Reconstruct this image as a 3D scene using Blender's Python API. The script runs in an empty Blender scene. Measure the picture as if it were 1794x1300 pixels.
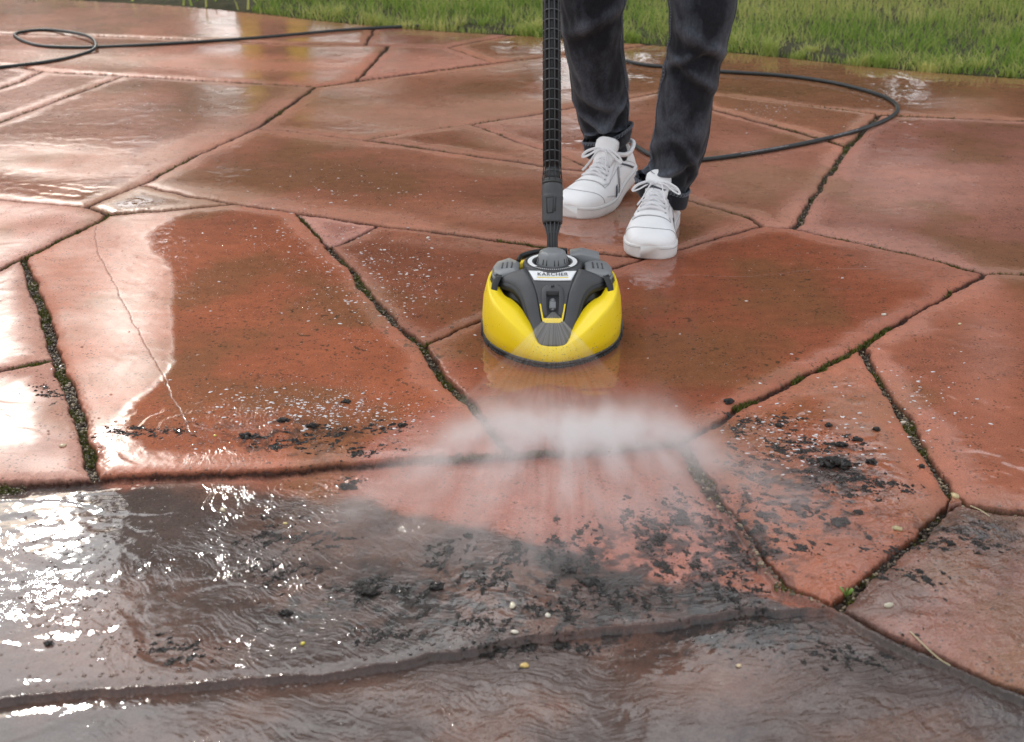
import bpy, bmesh, math, random
import numpy as np
from mathutils import Vector, Matrix
R = math.radians
C = bpy.context.scene.collection
random.seed(7); rng = np.random.default_rng(11)

# ---------------------------------------------------------------- camera
H, PITCH, F = 1.0, R(24.0), 2350.0
CX, CY = 897.0, 650.0
cam_d = bpy.data.cameras.new('camera'); cam = bpy.data.objects.new('camera', cam_d); C.objects.link(cam)
cam.location = (0, 0, H); cam.rotation_euler = (R(90) - PITCH, 0, 0)
cam_d.sensor_width = 36; cam_d.lens = F / 1794 * 36
cam_d.clip_start = 0.05; cam_d.clip_end = 600
cam_d.dof.use_dof = True; cam_d.dof.focus_distance = 2.62; cam_d.dof.aperture_fstop = 7.0
bpy.context.scene.camera = cam

# ---------------------------------------------------------------- light
SUN_EL, SUN_AZ = R(28.3), R(-21.8)
sd = Vector((math.sin(SUN_AZ) * math.cos(SUN_EL), math.cos(SUN_AZ) * math.cos(SUN_EL), math.sin(SUN_EL)))
sl = bpy.data.lights.new('sun', 'SUN'); sun = bpy.data.objects.new('sun', sl); C.objects.link(sun)
sl.energy = .68; sl.angle = R(1.4); sl.color = (1.0, 0.95, 0.88)
sun.rotation_euler = (-sd).to_track_quat('-Z', 'Y').to_euler(); sun.location = (-3, 8, 6)

world = bpy.data.worlds.new('World'); bpy.context.scene.world = world; world.use_nodes = True
wn, wl = world.node_tree.nodes, world.node_tree.links; wn.clear()
wout = wn.new('ShaderNodeOutputWorld'); bg = wn.new('ShaderNodeBackground'); bg.inputs['Strength'].default_value = 0.12
sky = wn.new('ShaderNodeTexSky'); sky.sky_type = 'NISHITA'; sky.sun_disc = False
sky.sun_elevation = SUN_EL; sky.sun_rotation = SUN_AZ; sky.dust_density = 2.0
tc = wn.new('ShaderNodeTexCoord')
mp = wn.new('ShaderNodeMapping'); mp.inputs['Scale'].default_value = (1, 1, 2.2)
nz = wn.new('ShaderNodeTexNoise'); nz.inputs['Scale'].default_value = 2.2; nz.inputs['Detail'].default_value = 7; nz.inputs['Roughness'].default_value = .55
cr = wn.new('ShaderNodeValToRGB'); cr.color_ramp.elements[0].position = .36; cr.color_ramp.elements[1].position = .52
dt = wn.new('ShaderNodeVectorMath'); dt.operation = 'DOT_PRODUCT'; dt.inputs[1].default_value = sd
mx0 = wn.new('ShaderNodeMath'); mx0.operation = 'MAXIMUM'; mx0.inputs[1].default_value = 0
pw = wn.new('ShaderNodeMath'); pw.operation = 'POWER'; pw.inputs[1].default_value = 4
ma = wn.new('ShaderNodeMath'); ma.operation = 'MULTIPLY_ADD'; ma.inputs[1].default_value = 12.0; ma.inputs[2].default_value = 6.0
cc = wn.new('ShaderNodeMix'); cc.data_type = 'RGBA'; cc.blend_type = 'MULTIPLY'; cc.inputs[0].default_value = 1
cc.inputs[6].default_value = (.96, .98, 1.0, 1)
mix = wn.new('ShaderNodeMix'); mix.data_type = 'RGBA'
wl.new(tc.outputs['Generated'], mp.inputs[0]); wl.new(mp.outputs[0], nz.inputs['Vector']); wl.new(nz.outputs['Fac'], cr.inputs[0])
wl.new(tc.outputs['Generated'], dt.inputs[0]); wl.new(dt.outputs['Value'], mx0.inputs[0]); wl.new(mx0.outputs[0], pw.inputs[0]); wl.new(pw.outputs[0], ma.inputs[0])
wl.new(ma.outputs[0], cc.inputs[7]); wl.new(cr.outputs[0], mix.inputs[0]); wl.new(sky.outputs[0], mix.inputs[6]); wl.new(cc.outputs[2], mix.inputs[7])
wl.new(mix.outputs[2], bg.inputs[0]); wl.new(bg.outputs[0], wout.inputs[0])

vs = bpy.context.scene.view_settings
vs.view_transform = 'Standard'; vs.look = 'None'; vs.exposure = 0.72; vs.gamma = 1
sc = bpy.context.scene
sc.render.engine = 'CYCLES'
sc.cycles.use_denoising = True
sc.cycles.max_bounces = 8; sc.cycles.transparent_max_bounces = 12; sc.cycles.volume_bounces = 6
sc.cycles.volume_step_rate = 1.0; sc.cycles.sample_clamp_indirect = 6

# ---------------------------------------------------------------- helpers
def pdir(u, v):
    cx = (u - CX) / F; cy = (v - CY) / F
    return cx, math.cos(PITCH) - cy * math.sin(PITCH), -math.sin(PITCH) - cy * math.cos(PITCH)
def G(u, v, z=0.0):                       # photo pixel -> point on the ground
    a, b, c = pdir(u, v); t = (H - z) / -c
    return (a * t, b * t, z)
def AT(u, v, D):                          # photo pixel -> point at depth D
    a, b, c = pdir(u, v); t = D / b
    return Vector((a * t, D, H + c * t))
def UV(x, y, z=0.0):                      # ground point -> photo pixel (numpy)
    zc = y * math.cos(PITCH) - (z - H) * math.sin(PITCH)
    yc = y * math.sin(PITCH) + (z - H) * math.cos(PITCH)
    return CX + F * x / zc, CY - F * yc / zc
def smooth(a, b, x):
    t = np.clip((x - a) / (b - a), 0, 1); return t * t * (3 - 2 * t)
_tab = rng.random((256, 256))
def vnoise(x, y, seed=0):
    x = x + seed * 17.13; y = y + seed * 31.7
    xi = np.floor(x).astype(np.int64); yi = np.floor(y).astype(np.int64)
    fx = x - xi; fy = y - yi
    fx = fx * fx * (3 - 2 * fx); fy = fy * fy * (3 - 2 * fy)
    a = _tab[xi & 255, yi & 255]; b = _tab[(xi + 1) & 255, yi & 255]
    c = _tab[xi & 255, (yi + 1) & 255]; d = _tab[(xi + 1) & 255, (yi + 1) & 255]
    return (a * (1 - fx) + b * fx) * (1 - fy) + (c * (1 - fx) + d * fx) * fy
def fbm(x, y, oct=4, seed=0, g=.5):
    s = 0; a = 1; t = 0
    for i in range(oct):
        s = s + a * vnoise(x * 2 ** i, y * 2 ** i, seed + i); t += a; a *= g
    return s / t

def link(name, me, mat=None, parent=None, sm=True):
    o = bpy.data.objects.new(name, me); C.objects.link(o)
    if mat and not me.materials: me.materials.append(mat)
    if parent: o.parent = parent
    if sm: me.polygons.foreach_set('use_smooth', [True] * len(me.polygons))
    me.update()
    return o
def from_np(name, V, Fc, mat=None, parent=None, sm=True):
    V = np.asarray(V, dtype=np.float32); Fc = np.asarray(Fc, dtype=np.int32)
    me = bpy.data.meshes.new(name); n = Fc.shape[1]
    me.vertices.add(len(V)); me.vertices.foreach_set('co', V.ravel())
    me.loops.add(Fc.size); me.loops.foreach_set('vertex_index', Fc.ravel())
    me.polygons.add(len(Fc)); me.polygons.foreach_set('loop_start', np.arange(0, Fc.size, n, dtype=np.int32))
    me.polygons.foreach_set('use_smooth', np.full(len(Fc), sm))
    me.update(calc_edges=True); me.validate()
    return link(name, me, mat, parent, sm)
def from_py(name, V, Fc, mat=None, parent=None, sm=True):
    me = bpy.data.meshes.new(name); me.from_pydata([tuple(v) for v in V], [], Fc); me.update()
    return link(name, me, mat, parent, sm)
def tag(o, label=None, cat=None, group=None, kind=None):
    if label: o['label'] = label
    if cat: o['category'] = cat
    if group: o['group'] = group
    if kind: o['kind'] = kind
    return o
def empty(name, loc=(0, 0, 0), rz=0):
    o = bpy.data.objects.new(name, None); C.objects.link(o); o.location = loc; o.rotation_euler = (0, 0, rz)
    o.empty_display_size = .05
    return o
class MB:                                  # collects shapes into one mesh
    def __init__(s): s.V = []; s.F = []
    def add(s, V, Fc):
        n = len(s.V); s.V += [Vector(v) for v in V]; s.F += [tuple(i + n for i in f) for f in Fc]; return s
    def loft(s, rings, closed=True, cap=True):
        n = len(rings[0]); V = [p for r in rings for p in r]; Fc = []
        for i in range(len(rings) - 1):
            for j in range(n if closed else n - 1):
                k = (j + 1) % n
                Fc.append((i * n + j, i * n + k, (i + 1) * n + k, (i + 1) * n + j))
        if cap and closed:
            Fc.append(tuple(range(n - 1, -1, -1))); Fc.append(tuple((len(rings) - 1) * n + j for j in range(n)))
        return s.add(V, Fc)
    def tube(s, pts, r, n=8, cap=True):
        pts = [Vector(p) for p in pts]; rings = []; up = None
        for i, p in enumerate(pts):
            t = (pts[min(i + 1, len(pts) - 1)] - pts[max(i - 1, 0)]).normalized()
            if up is None: up = Vector((0, 0, 1)) if abs(t.z) < .9 else Vector((1, 0, 0))
            a = t.cross(up).normalized(); up = a.cross(t).normalized()
            rr = r[i] if isinstance(r, list) else r
            ra, rb = rr if isinstance(rr, tuple) else (rr, rr)
            rings.append([p + a * math.cos(q) * ra + up * math.sin(q) * rb for q in [2 * math.pi * k / n for k in range(n)]])
        return s.loft(rings, True, cap)
    def box(s, c, d, M=None):
        V = [Vector(((i & 1) - .5, ((i >> 1) & 1) - .5, ((i >> 2) & 1) - .5)) for i in range(8)]
        V = [Vector((v.x * d[0], v.y * d[1], v.z * d[2])) for v in V]
        if M: V = [M @ v for v in V]
        V = [v + Vector(c) for v in V]
        return s.add(V, [(0, 2, 3, 1), (4, 5, 7, 6), (0, 1, 5, 4), (2, 6, 7, 3), (0, 4, 6, 2), (1, 3, 7, 5)])
    def build(s, name, mat=None, parent=None, sm=True, bevel=0, sub=0, solid=0):
        o = from_py(name, s.V, s.F, mat, parent, sm)
        bm = bmesh.new(); bm.from_mesh(o.data); bmesh.ops.recalc_face_normals(bm, faces=bm.faces); bm.to_mesh(o.data); bm.free()
        if solid:
            m = o.modifiers.new('s', 'SOLIDIFY'); m.thickness = solid; m.offset = -1
        if bevel:
            m = o.modifiers.new('b', 'BEVEL'); m.width = bevel; m.segments = 2; m.limit_method = 'ANGLE'; m.angle_limit = R(35)
        if sub:
            m = o.modifiers.new('d', 'SUBSURF'); m.levels = sub; m.render_levels = sub
        return o
def spline(P, n):                          # Catmull-Rom through points, n samples
    P = [Vector(p) for p in P]; P = [P[0] * 2 - P[1]] + P + [P[-1] * 2 - P[-2]]
    out = []; m = len(P) - 3
    for i in range(n):
        t = i / (n - 1) * m; k = min(int(t), m - 1); t -= k
        a, b, c, d = P[k:k + 4]
        out.append(.5 * ((2 * b) + (c - a) * t + (2 * a - 5 * b + 4 * c - d) * t * t + (3 * b - a - 3 * c + d) * t ** 3))
    return out

# ---------------------------------------------------------------- materials
def mat(name, col=(.5, .5, .5), rough=.5, metal=0, coat=0, bump=None, var=None, spec=.5, coat_r=.1):
    m = bpy.data.materials.new(name); m.use_nodes = True; nt = m.node_tree; b = nt.nodes['Principled BSDF']
    b.inputs['Base Color'].default_value = (*col, 1); b.inputs['Roughness'].default_value = rough
    b.inputs['Metallic'].default_value = metal; b.inputs['Coat Weight'].default_value = coat
    b.inputs['Coat Roughness'].default_value = coat_r; b.inputs['Specular IOR Level'].default_value = spec
    t = nt.nodes.new('ShaderNodeTexCoord')
    if var:                                # (scale, amount)
        n = nt.nodes.new('ShaderNodeTexNoise'); n.inputs['Scale'].default_value = var[0]; n.inputs['Detail'].default_value = 5
        nt.links.new(t.outputs['Object'], n.inputs['Vector'])
        r = nt.nodes.new('ShaderNodeMapRange'); r.inputs[1].default_value = .3; r.inputs[2].default_value = .7
        r.inputs[3].default_value = 1 - var[1]; r.inputs[4].default_value = 1 + var[1]
        nt.links.new(n.outputs['Fac'], r.inputs[0])
        x = nt.nodes.new('ShaderNodeVectorMath'); x.operation = 'SCALE'; x.inputs[0].default_value = col
        nt.links.new(r.outputs[0], x.inputs['Scale']); nt.links.new(x.outputs[0], b.inputs['Base Color'])
    if bump:                               # (scale, strength, distance)
        n = nt.nodes.new('ShaderNodeTexNoise'); n.inputs['Scale'].default_value = bump[0]; n.inputs['Detail'].default_value = 4
        nt.links.new(t.outputs['Object'], n.inputs['Vector'])
        q = nt.nodes.new('ShaderNodeBump'); q.inputs['Strength'].default_value = bump[1]; q.inputs['Distance'].default_value = bump[2]
        nt.links.new(n.outputs['Fac'], q.inputs['Height']); nt.links.new(q.outputs[0], b.inputs['Normal'])
    return m
M_yellow = mat('yellow_plastic', (.95, .69, .006), .38, bump=(900, .05, .001), var=(9, .03))
M_dgrey = mat('dark_grey_plastic', (.055, .055, .058), .5, bump=(1800, .25, .0006), var=(30, .08))
M_black = mat('black_plastic', (.016, .016, .016), .42, bump=(1500, .2, .0005))
M_grey = mat('mid_grey_plastic', (.21, .215, .22), .36, bump=(1500, .08, .0005), var=(25, .06))
M_white = mat('white_print', (.82, .82, .82), .35)
M_ink = mat('black_ink', (.02, .02, .025), .4)
M_yink = mat('yellow_print', (.85, .62, .02), .4)
M_rubber = mat('hose_rubber', (.022, .026, .026), .42, bump=(400, .15, .001), var=(20, .3))
M_bristle = mat('black_bristle', (.03, .03, .03), .5)
M_brass = mat('brass', (.55, .38, .12), .35, metal=1)
M_chrome = mat('steel', (.6, .6, .6), .25, metal=1)
M_shoe = mat('white_leather', (.85, .84, .84), .42, bump=(260, .12, .002), var=(18, .035))
M_sole = mat('white_rubber_sole', (.72, .70, .68), .5, bump=(500, .1, .001), var=(22, .08))
M_lace = mat('white_lace', (.80, .79, .80), .8, bump=(2500, .5, .0006))
M_navy = mat('navy_stripe', (.045, .06, .085), .45)
M_seam = mat('grey_stitch', (.38, .38, .40), .7)
M_mesh = mat('grey_mesh_lining', (.42, .40, .40), .85, bump=(1500, .5, .001))
M_skin = mat('skin', (.55, .33, .24), .5)
M_sock = mat('black_sock', (.02, .02, .024), .9, bump=(1500, .4, .001))
M_jacket = mat('dark_jacket', (.03, .032, .036), .8)
M_hair = mat('brown_hair', (.05, .03, .02), .6)
M_soil = mat('wet_black_soil', (.022, .016, .012), .7, coat=.5, coat_r=.06, spec=.2, bump=(900, 1, .003), var=(160, .5))
M_bark = mat('bark', (.09, .065, .045), .85, bump=(30, .8, .02))
def leafmat(name, c1, c2, scale, trans=.25, rough=.6):
    m = bpy.data.materials.new(name); m.use_nodes = True; nt = m.node_tree; b = nt.nodes['Principled BSDF']
    a = nt.nodes.new('ShaderNodeAttribute'); a.attribute_name = 'rnd'
    x = nt.nodes.new('ShaderNodeMix'); x.data_type = 'RGBA'; x.inputs[6].default_value = (*c1, 1); x.inputs[7].default_value = (*c2, 1)
    nt.links.new(a.outputs['Fac'], x.inputs[0]); nt.links.new(x.outputs[2], b.inputs['Base Color'])
    b.inputs['Roughness'].default_value = rough
    tr = nt.nodes.new('ShaderNodeBsdfTranslucent'); ms = nt.nodes.new('ShaderNodeMixShader'); ms.inputs[0].default_value = trans
    nt.links.new(x.outputs[2], tr.inputs[0]); nt.links.new(b.outputs[0], ms.inputs[1]); nt.links.new(tr.outputs[0], ms.inputs[2])
    nt.links.new(ms.outputs[0], nt.nodes['Material Output'].inputs[0])
    return m
M_leaf = leafmat('tree_leaf', (.018, .035, .010), (.05, .075, .02), 1)
M_grass = leafmat('grass_blade', (.22, .36, .05), (.70, .66, .24), 1, .55)

# ---------------------------------------------------------------- patio of crazy paving (one fixed sheet)
A4 = (552, 152); F1 = (486, 199); F2 = (447, 225); F3 = (335, 276); F4 = (244, 325); F5 = (151, 363); F6 = (191, 378); H1 = (42, 453)
R1 = (573, 433)
N_ = [(823, 217), (920, 253), (974, 267), (1005, 281), (1050, 300), (1100, 315), (1203, 349), (1304, 378), (1337, 396), (1392, 400), (1494, 424), (1608, 449), (1725, 480), (1759, 479), (2100, 490)]
L_ = [(634, 245), (823, 217), (946, 198), (1000, 187), (1101, 171), (1153, 161), (1195, 158), (1250, 165), (1394, 182), (1541, 200), (1575, 202), (1759, 209), (2100, 222)]
I_ = [F4, (325, 343), (412, 358), (519, 373), (600, 385), (663, 396), (748, 404), (840, 416), (938, 430), (985, 434), (1085, 447), (1135, 452)]
Q_ = [(1337, 396), (1270, 413), (1182, 439), (1135, 452), (1069, 471), (960, 515), (843, 560), (800, 579), (742, 606)]
RR = [(519, 373), R1, (616, 470), (637, 505), (692, 565), (742, 606), (774, 660), (827, 710), (892, 795)]
T_ = [H1, (61, 505), (101, 629), (121, 684), (148, 771), (168, 838)]
V_ = [(-250, 850), (34, 848), (168, 838), (200, 834), (480, 825), (600, 814), (720, 805), (892, 795), (1040, 784), (1195, 773)]
W_ = [(1195, 773), (1294, 715), (1377, 677), (1441, 643), (1506, 609), (1561, 572), (1645, 527), (1725, 480)]
X_ = [(1506, 609), (1538, 657), (1578, 717), (1628, 801), (1670, 867), (1688, 884), (1759, 896), (2100, 920)]
Y_ = [(1662, 891), (1611, 941), (1538, 998), (1459, 1064)]
Z_ = [(1195, 773), (1220, 814), (1260, 878), (1310, 934), (1367, 1024), (1459, 1064)]
AA = [(1459, 1064), (1531, 1104), (1611, 1141), (1759, 1206), (2100, 1350)]
BB = [(1459, 1064), (1277, 1066), (1169, 1087), (934, 1114), (750, 1147), (600, 1178), (221, 1203), (84, 1215), (-250, 1250)]
P_ = [(1541, 200), (1485, 256), (1447, 309), (1392, 400)]
TL = [(-250, 50), (300, 68), (500, 77), (640, 79), (681, 80)]
SL = [
    TL + [(625, 142), A4, (216, 132), (73, 125), (34, 117), (-250, 95)],
    [(681, 80), (784, 83), (862, 110), (695, 132), (625, 142)],
    [(784, 83), (815, 76), (950, 50), (1250, 60), (1110, 81), (1000, 93), (862, 110)],
    [(-250, 50), (300, 68), (500, 77), (640, 79), (720, -70), (-250, -70)],
    [(640, 79), (681, 80), (784, 83), (815, 76), (950, 50), (1250, 60), (1250, -70), (720, -70)],
    [(-250, 95), (34, 117), (73, 125), (34, 143), (-250, 235)],
    [(73, 125), (216, 132), (34, 200), (-250, 306), (-250, 235), (34, 143)],
    [(216, 132), A4, F1, F2, F3, F4, F5, (34, 354), (-250, 325), (-250, 306), (34, 200)],
    [F5, F6, H1, (-250, 590), (-250, 325), (34, 354)],
    [A4, (625, 142), (695, 132), (862, 110), (1000, 93), (1110, 81), (1250, 60), (2100, 100), (2100, 222)] + L_[-2::-1] + [(500, 228), F2, F1],
    [(1195, 158), (1250, 165), (1394, 182), (1541, 200), (1485, 256), (1427, 239), (1247, 190)],
    [(1541, 200), (1575, 202), (1759, 209), (2100, 222)] + N_[:8:-1] + [(1447, 309), (1485, 256)],
    L_[1:7] + [(1247, 190), (1427, 239), (1485, 256), (1447, 309)] + N_[9:0:-1],
    [(634, 245)] + N_[:5] + [(992, 296), (949, 290)],
    [F2, (500, 228), (634, 245), (949, 290), (992, 296)] + N_[4:9] + Q_[1:4] + I_[-2::-1] + [F3],
    [F4, (325, 343), (412, 358), (301, 369), F6, F5],
    [(519, 373), (600, 385), (663, 396), (600, 426), R1],
    I_[5:] + Q_[4:] + RR[4:0:-1] + [(600, 426)],
    [F6, (301, 369), (412, 358)] + RR + V_[-4:1:-1] + T_[-2::-1],
    [H1, (61, 505), (101, 629), (34, 644), (-250, 700), (-250, 590)],
    T_[2:] + [(34, 848), (-250, 850), (-250, 700), (34, 644)],
    Q_[::-1] + N_[9:13] + W_[-2::-1] + [(1040, 784), (892, 795), (827, 710), (774, 660)],
    N_[12:] + X_[:0:-1] + W_[4:7],
    W_[:4] + X_[:5] + Y_ + Z_[-2:0:-1],
    [(1662, 891)] + X_[5:] + AA[::-1] + Y_[-2:0:-1],
    V_ + Z_[1:] + BB[1:],
    BB[::-1] + AA[1:] + [(2100, 2600), (-250, 2600)],
]
wid = {}
def setw(ch, w):
    for a, b in zip(ch[:-1], ch[1:]): wid[frozenset((a, b))] = w
for ch, w in ((RR[1:], .0085), (T_, .0095), (P_, .0085), (X_, .0085), (Y_, .0090), (Z_, .0080), (AA, .0072), (W_, .0055), (V_[:2], .009),
              (BB, .0034), (N_[5:9], .0065), ([(681, 80), (625, 142)], .009), ([A4, F1, F2, F3, F4, F5], .0055), ([F6, H1], .0055)): setw(ch, w)
# tessellation: fine where the picture looks, coarse outside it
us = np.concatenate([np.linspace(-1500, -620, 60), np.arange(-600, -20, 4.5), np.arange(-18, 1813, 1.6), np.arange(1815, 2400, 4.5), np.linspace(2410, 3300, 60)])
vsr = np.concatenate([np.linspace(2500, 1345, 60), np.arange(1335, -20, -1.25), np.linspace(-24, -180, 50)])
UU, VV = np.meshgrid(us, vsr)
cxx = (UU - CX) / F; cyy = (VV - CY) / F
dy = math.cos(PITCH) - cyy * math.sin(PITCH); dz = -math.sin(PITCH) - cyy * math.cos(PITCH)
tt = H / -dz; GX = (cxx * tt).ravel(); GY = (dy * tt).ravel(); GU = UU.ravel(); GV = VV.ravel()
n = GX.size
wx = GX + (fbm(GX * 22, GY * 22, 3, 1) - .5) * .014 + (fbm(GX * 130, GY * 130, 2, 5) - .5) * .0045
wy = GY + (fbm(GX * 22, GY * 22, 3, 2) - .5) * .014 + (fbm(GX * 130, GY * 130, 2, 6) - .5) * .0045
wnz = vnoise(GX * 14, GY * 14, 9)
sid = np.full(n, -1, dtype=np.int32); inner = np.full(n, -1.0); jw = np.full(n, .004)
for k, poly in enumerate(SL):
    W3 = np.array([G(*p)[:2] for p in poly]); mn = W3.min(0); mxx = W3.max(0)
    idx = np.nonzero((wx > mn[0]) & (wx < mxx[0]) & (wy > mn[1]) & (wy < mxx[1]))[0]
    X = wx[idx]; Y = wy[idx]; ins = np.zeros(len(idx), bool); best = np.full(len(idx), 9.0); bw = np.full(len(idx), .004)
    for i in range(len(poly)):
        (x1, y1), (x2, y2) = W3[i], W3[(i + 1) % len(poly)]
        if y1 != y2:
            c = ((y1 > Y) != (y2 > Y)) & (X < (x2 - x1) * (Y - y1) / (y2 - y1) + x1); ins ^= c
        L2 = (x2 - x1) ** 2 + (y2 - y1) ** 2
        t = np.clip(((X - x1) * (x2 - x1) + (Y - y1) * (y2 - y1)) / L2, 0, 1)
        d = np.hypot(X - x1 - t * (x2 - x1), Y - y1 - t * (y2 - y1))
        w = wid.get(frozenset((poly[i], poly[(i + 1) % len(poly)])), .0046)
        d = d - w * (.65 + .7 * wnz[idx])
        m = d < best; best[m] = d[m]; bw[m] = w
    j = idx[ins]; sid[j] = k; inner[j] = best[ins]; jw[j] = bw[ins]
out = np.nonzero(sid < 0)[0]                       # further slabs at the sides: jittered cells
cs = .62; ox_, oy_ = wx[out] / cs, wy[out] / (cs * .8); ci, cj = np.floor(ox_).astype(int), np.floor(oy_).astype(int)
d1 = np.full(len(out), 9.0); d2 = np.full(len(out), 9.0); cid = np.zeros(len(out), int)
for di in (-1, 0, 1):
    for dj in (-1, 0, 1):
        a_, b_ = (ci + di) & 255, (cj + dj) & 255
        d = np.hypot(ci + di + .15 + .7 * _tab[a_, b_] - ox_, cj + dj + .15 + .7 * _tab[b_, a_] - oy_) * cs
        nw = d < d1; d2 = np.where(nw, d1, np.minimum(d2, d)); cid = np.where(nw, (a_ * 7 + b_ * 13) % 24, cid); d1 = np.where(nw, d, d1)
sid[out] = cid; inner[out] = (d2 - d1) * .5 - .0045
# outside the drawn slabs: irregular joints from a jittered cell pattern
# height of the surface
slab_off = rng.uniform(-.0025, .0025, len(SL) + 1); slab_off[25] = -.010; slab_off[26] = -.010; slab_off[18] = .002; slab_off[20] = .001
jm = smooth(.0012, -.0012, inner)                       # 1 in the joint
depth = np.where(jw > .006, .013, .008)
grit = fbm(GX * 170, GY * 170, 3, 20)
hgt = slab_off[sid] + (fbm(GX * 2.2, GY * 2.2, 2, 30) - .5) * .004 - .0026 * np.exp(-np.maximum(inner, 0) / .007) \
    + (fbm(GX * 60, GY * 60, 2, 33) - .5) * .0004 * smooth(0, .05, inner)
edge_rough = np.exp(-np.maximum(inner, 0) / .006) * (fbm(GX * 200, GY * 200, 2, 40) - .5) * .003
sub_ = smooth(850, 900, GV) * np.isin(sid, [25, 26])         # joints drowned in silt under the stream
hgt += sub_ * .0026 * np.exp(-np.maximum(inner, 0) / .007)
hgt = (hgt + edge_rough) * (1 - jm) + jm * (-depth * (1 - .97 * sub_) + (grit - .4) * .011 * (1 - .85 * sub_))
lay = fbm(GX * 3.2 + 7, GY * 5.5, 4, 140) * 7; lf = lay - np.floor(lay)
hgt += (np.floor(lay) + smooth(.72, 1, lf)) * .00045 * smooth(0, .03, inner) * (1 - jm)
# masks in ground space, described at photo positions
def blob(u, v, ru, rv, rot=0.0):
    a = (GU - u); b = (GV - v); c, s = math.cos(rot), math.sin(rot)
    return np.exp(-(((a * c + b * s) / ru) ** 2 + ((-a * s + b * c) / rv) ** 2))
def poly_soft(P, soft):
    """signed-distance style soft polygon in pixel coordinates"""
    P = np.array(P, float); ins = np.zeros(n, bool); best = np.full(n, 1e9)
    X = GU + (fbm(GX * 9, GY * 9, 3, 50) - .5) * 26; Y = GV + (fbm(GX * 9, GY * 9, 3, 51) - .5) * 22
    for i in range(len(P)):
        (x1, y1), (x2, y2) = P[i], P[(i + 1) % len(P)]
        if y1 != y2: ins ^= ((y1 > Y) != (y2 > Y)) & (X < (x2 - x1) * (Y - y1) / (y2 - y1) + x1)
        t = np.clip(((X - x1) * (x2 - x1) + (Y - y1) * (y2 - y1)) / ((x2 - x1) ** 2 + (y2 - y1) ** 2), 0, 1)
        best = np.minimum(best, np.hypot(X - x1 - t * (x2 - x1), Y - y1 - t * (y2 - y1)))
    return smooth(-soft, soft, np.where(ins, best, -best))
fr = fbm(GX * 5, GY * 5, 4, 60)
pool = smooth(-.005, .075, inner + (fr - .5) * .06 + (fbm(GX * 26, GY * 26, 3, 61) - .5) * .02)       # water stands in the middle of a slab
damp = np.zeros(n)
damp = np.maximum(damp, poly_soft([(60, 440), (190, 380), (330, 372), (250, 420), (300, 470), (302, 560), (306, 640), (270, 690), (200, 735), (120, 760), (90, 640)], 14))
for u, v, ru, rv, rot, a in [(120, 285, 150, 22, .06, 1), (300, 262, 130, 14, -.35, .8), (480, 190, 80, 14, -.6, .7), (420, 350, 150, 16, .12, .9), (620, 378, 160, 13, .06, .7),
                             (760, 205, 170, 20, .05, .9), (900, 190, 150, 18, 0, .8), (560, 240, 90, 10, .1, .8), (350, 110, 300, 12, .04, .6), (90, 400, 90, 22, 0, 1), (80, 810, 110, 30, 0, .9),
                             (1590, 330, 200, 60, 0, .75), (1560, 430, 160, 30, .2, .7), (1320, 300, 130, 60, 0, .7), (1600, 470, 130, 40, .2, .6), (1700, 190, 70, 25, 0, .6),
                             (1480, 720, 30, 70, -.5, .6), (860, 300, 120, 12, .1, .5), (900, 380, 160, 18, .05, .6), (1240, 380, 90, 20, .3, .5), (800, 430, 150, 12, .1, .6),
                             (690, 590, 60, 10, .7, .7), (900, 260, 100, 14, .3, .6), (1730, 600, 60, 120, 0, .55), (640, 135, 60, 20, 0, .5), (760, 115, 120, 14, 0, .7), (1180, 490, 40, 20, 0, .2)]:
    damp = np.maximum(damp, a * blob(u, v, ru, rv, rot) ** .7)
damp = np.clip(damp * (.75 + .5 * fbm(GX * 12, GY * 12, 3, 63)), 0, 1)
wet = np.clip(pool * (1 - damp), 0, 1) * (1 - jm) * (1 - .35 * smooth(420, 150, GV) * smooth(1300, 500, GU))
# running water in front of the machine
flow = poly_soft([(-300, 845), (200, 838), (430, 830), (600, 815), (640, 740), (760, 715), (1000, 730), (1230, 740), (1330, 730), (1480, 790), (1600, 900), (1640, 900), (1760, 880), (2300, 880), (2300, 1700), (-300, 1700)], 26)
flow = np.maximum(flow, .55 * poly_soft([(150, 760), (300, 720), (420, 700), (560, 720), (690, 720), (640, 800), (500, 822), (180, 832)], 20))
calm = poly_soft([(34, 850), (340, 845), (350, 900), (250, 960), (150, 1000), (34, 990)], 18)
calm2 = np.maximum(poly_soft([(1120, 1100), (1260, 1085), (1330, 1180), (1310, 1300), (1040, 1300), (1080, 1180)], 22), poly_soft([(-50, 1120), (150, 1110), (180, 1190), (-50, 1210)], 18))
ripple = flow * (1 - .93 * calm) * (1 - .7 * calm2) * (1 - .78 * smooth(460, 270, GU)) * (1 + .8 * smooth(1150, 1400, GU))
wet = np.maximum(wet, flow * (1 - .3 * jm))
wet = np.maximum(wet, .97 * (1 - jm) * np.clip(1.6 * blob(965, 640, 170, 75), 0, 1))
ripple = ripple * (1 - .9 * np.clip(1.5 * blob(70, 895, 95, 42), 0, 1))
wet = np.where(np.isin(sid, [19, 20, 8]) & (inner > 0), wet * .45, wet)
film = np.clip(wet + .22 - .16 * np.isin(sid, [19, 20, 8]) + (fbm(GX * 8, GY * 8, 3, 66) - .5) * .5 + .75 * blob(240, 520, 62, 170, .12) + .35 * blob(85, 815, 80, 20) - .25 * blob(60, 640, 60, 120) + .5 * blob(180, 760, 80, 30) + .3 * blob(1600, 360, 200, 90) + .3 * blob(800, 215, 200, 30), 0, 1)
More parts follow.
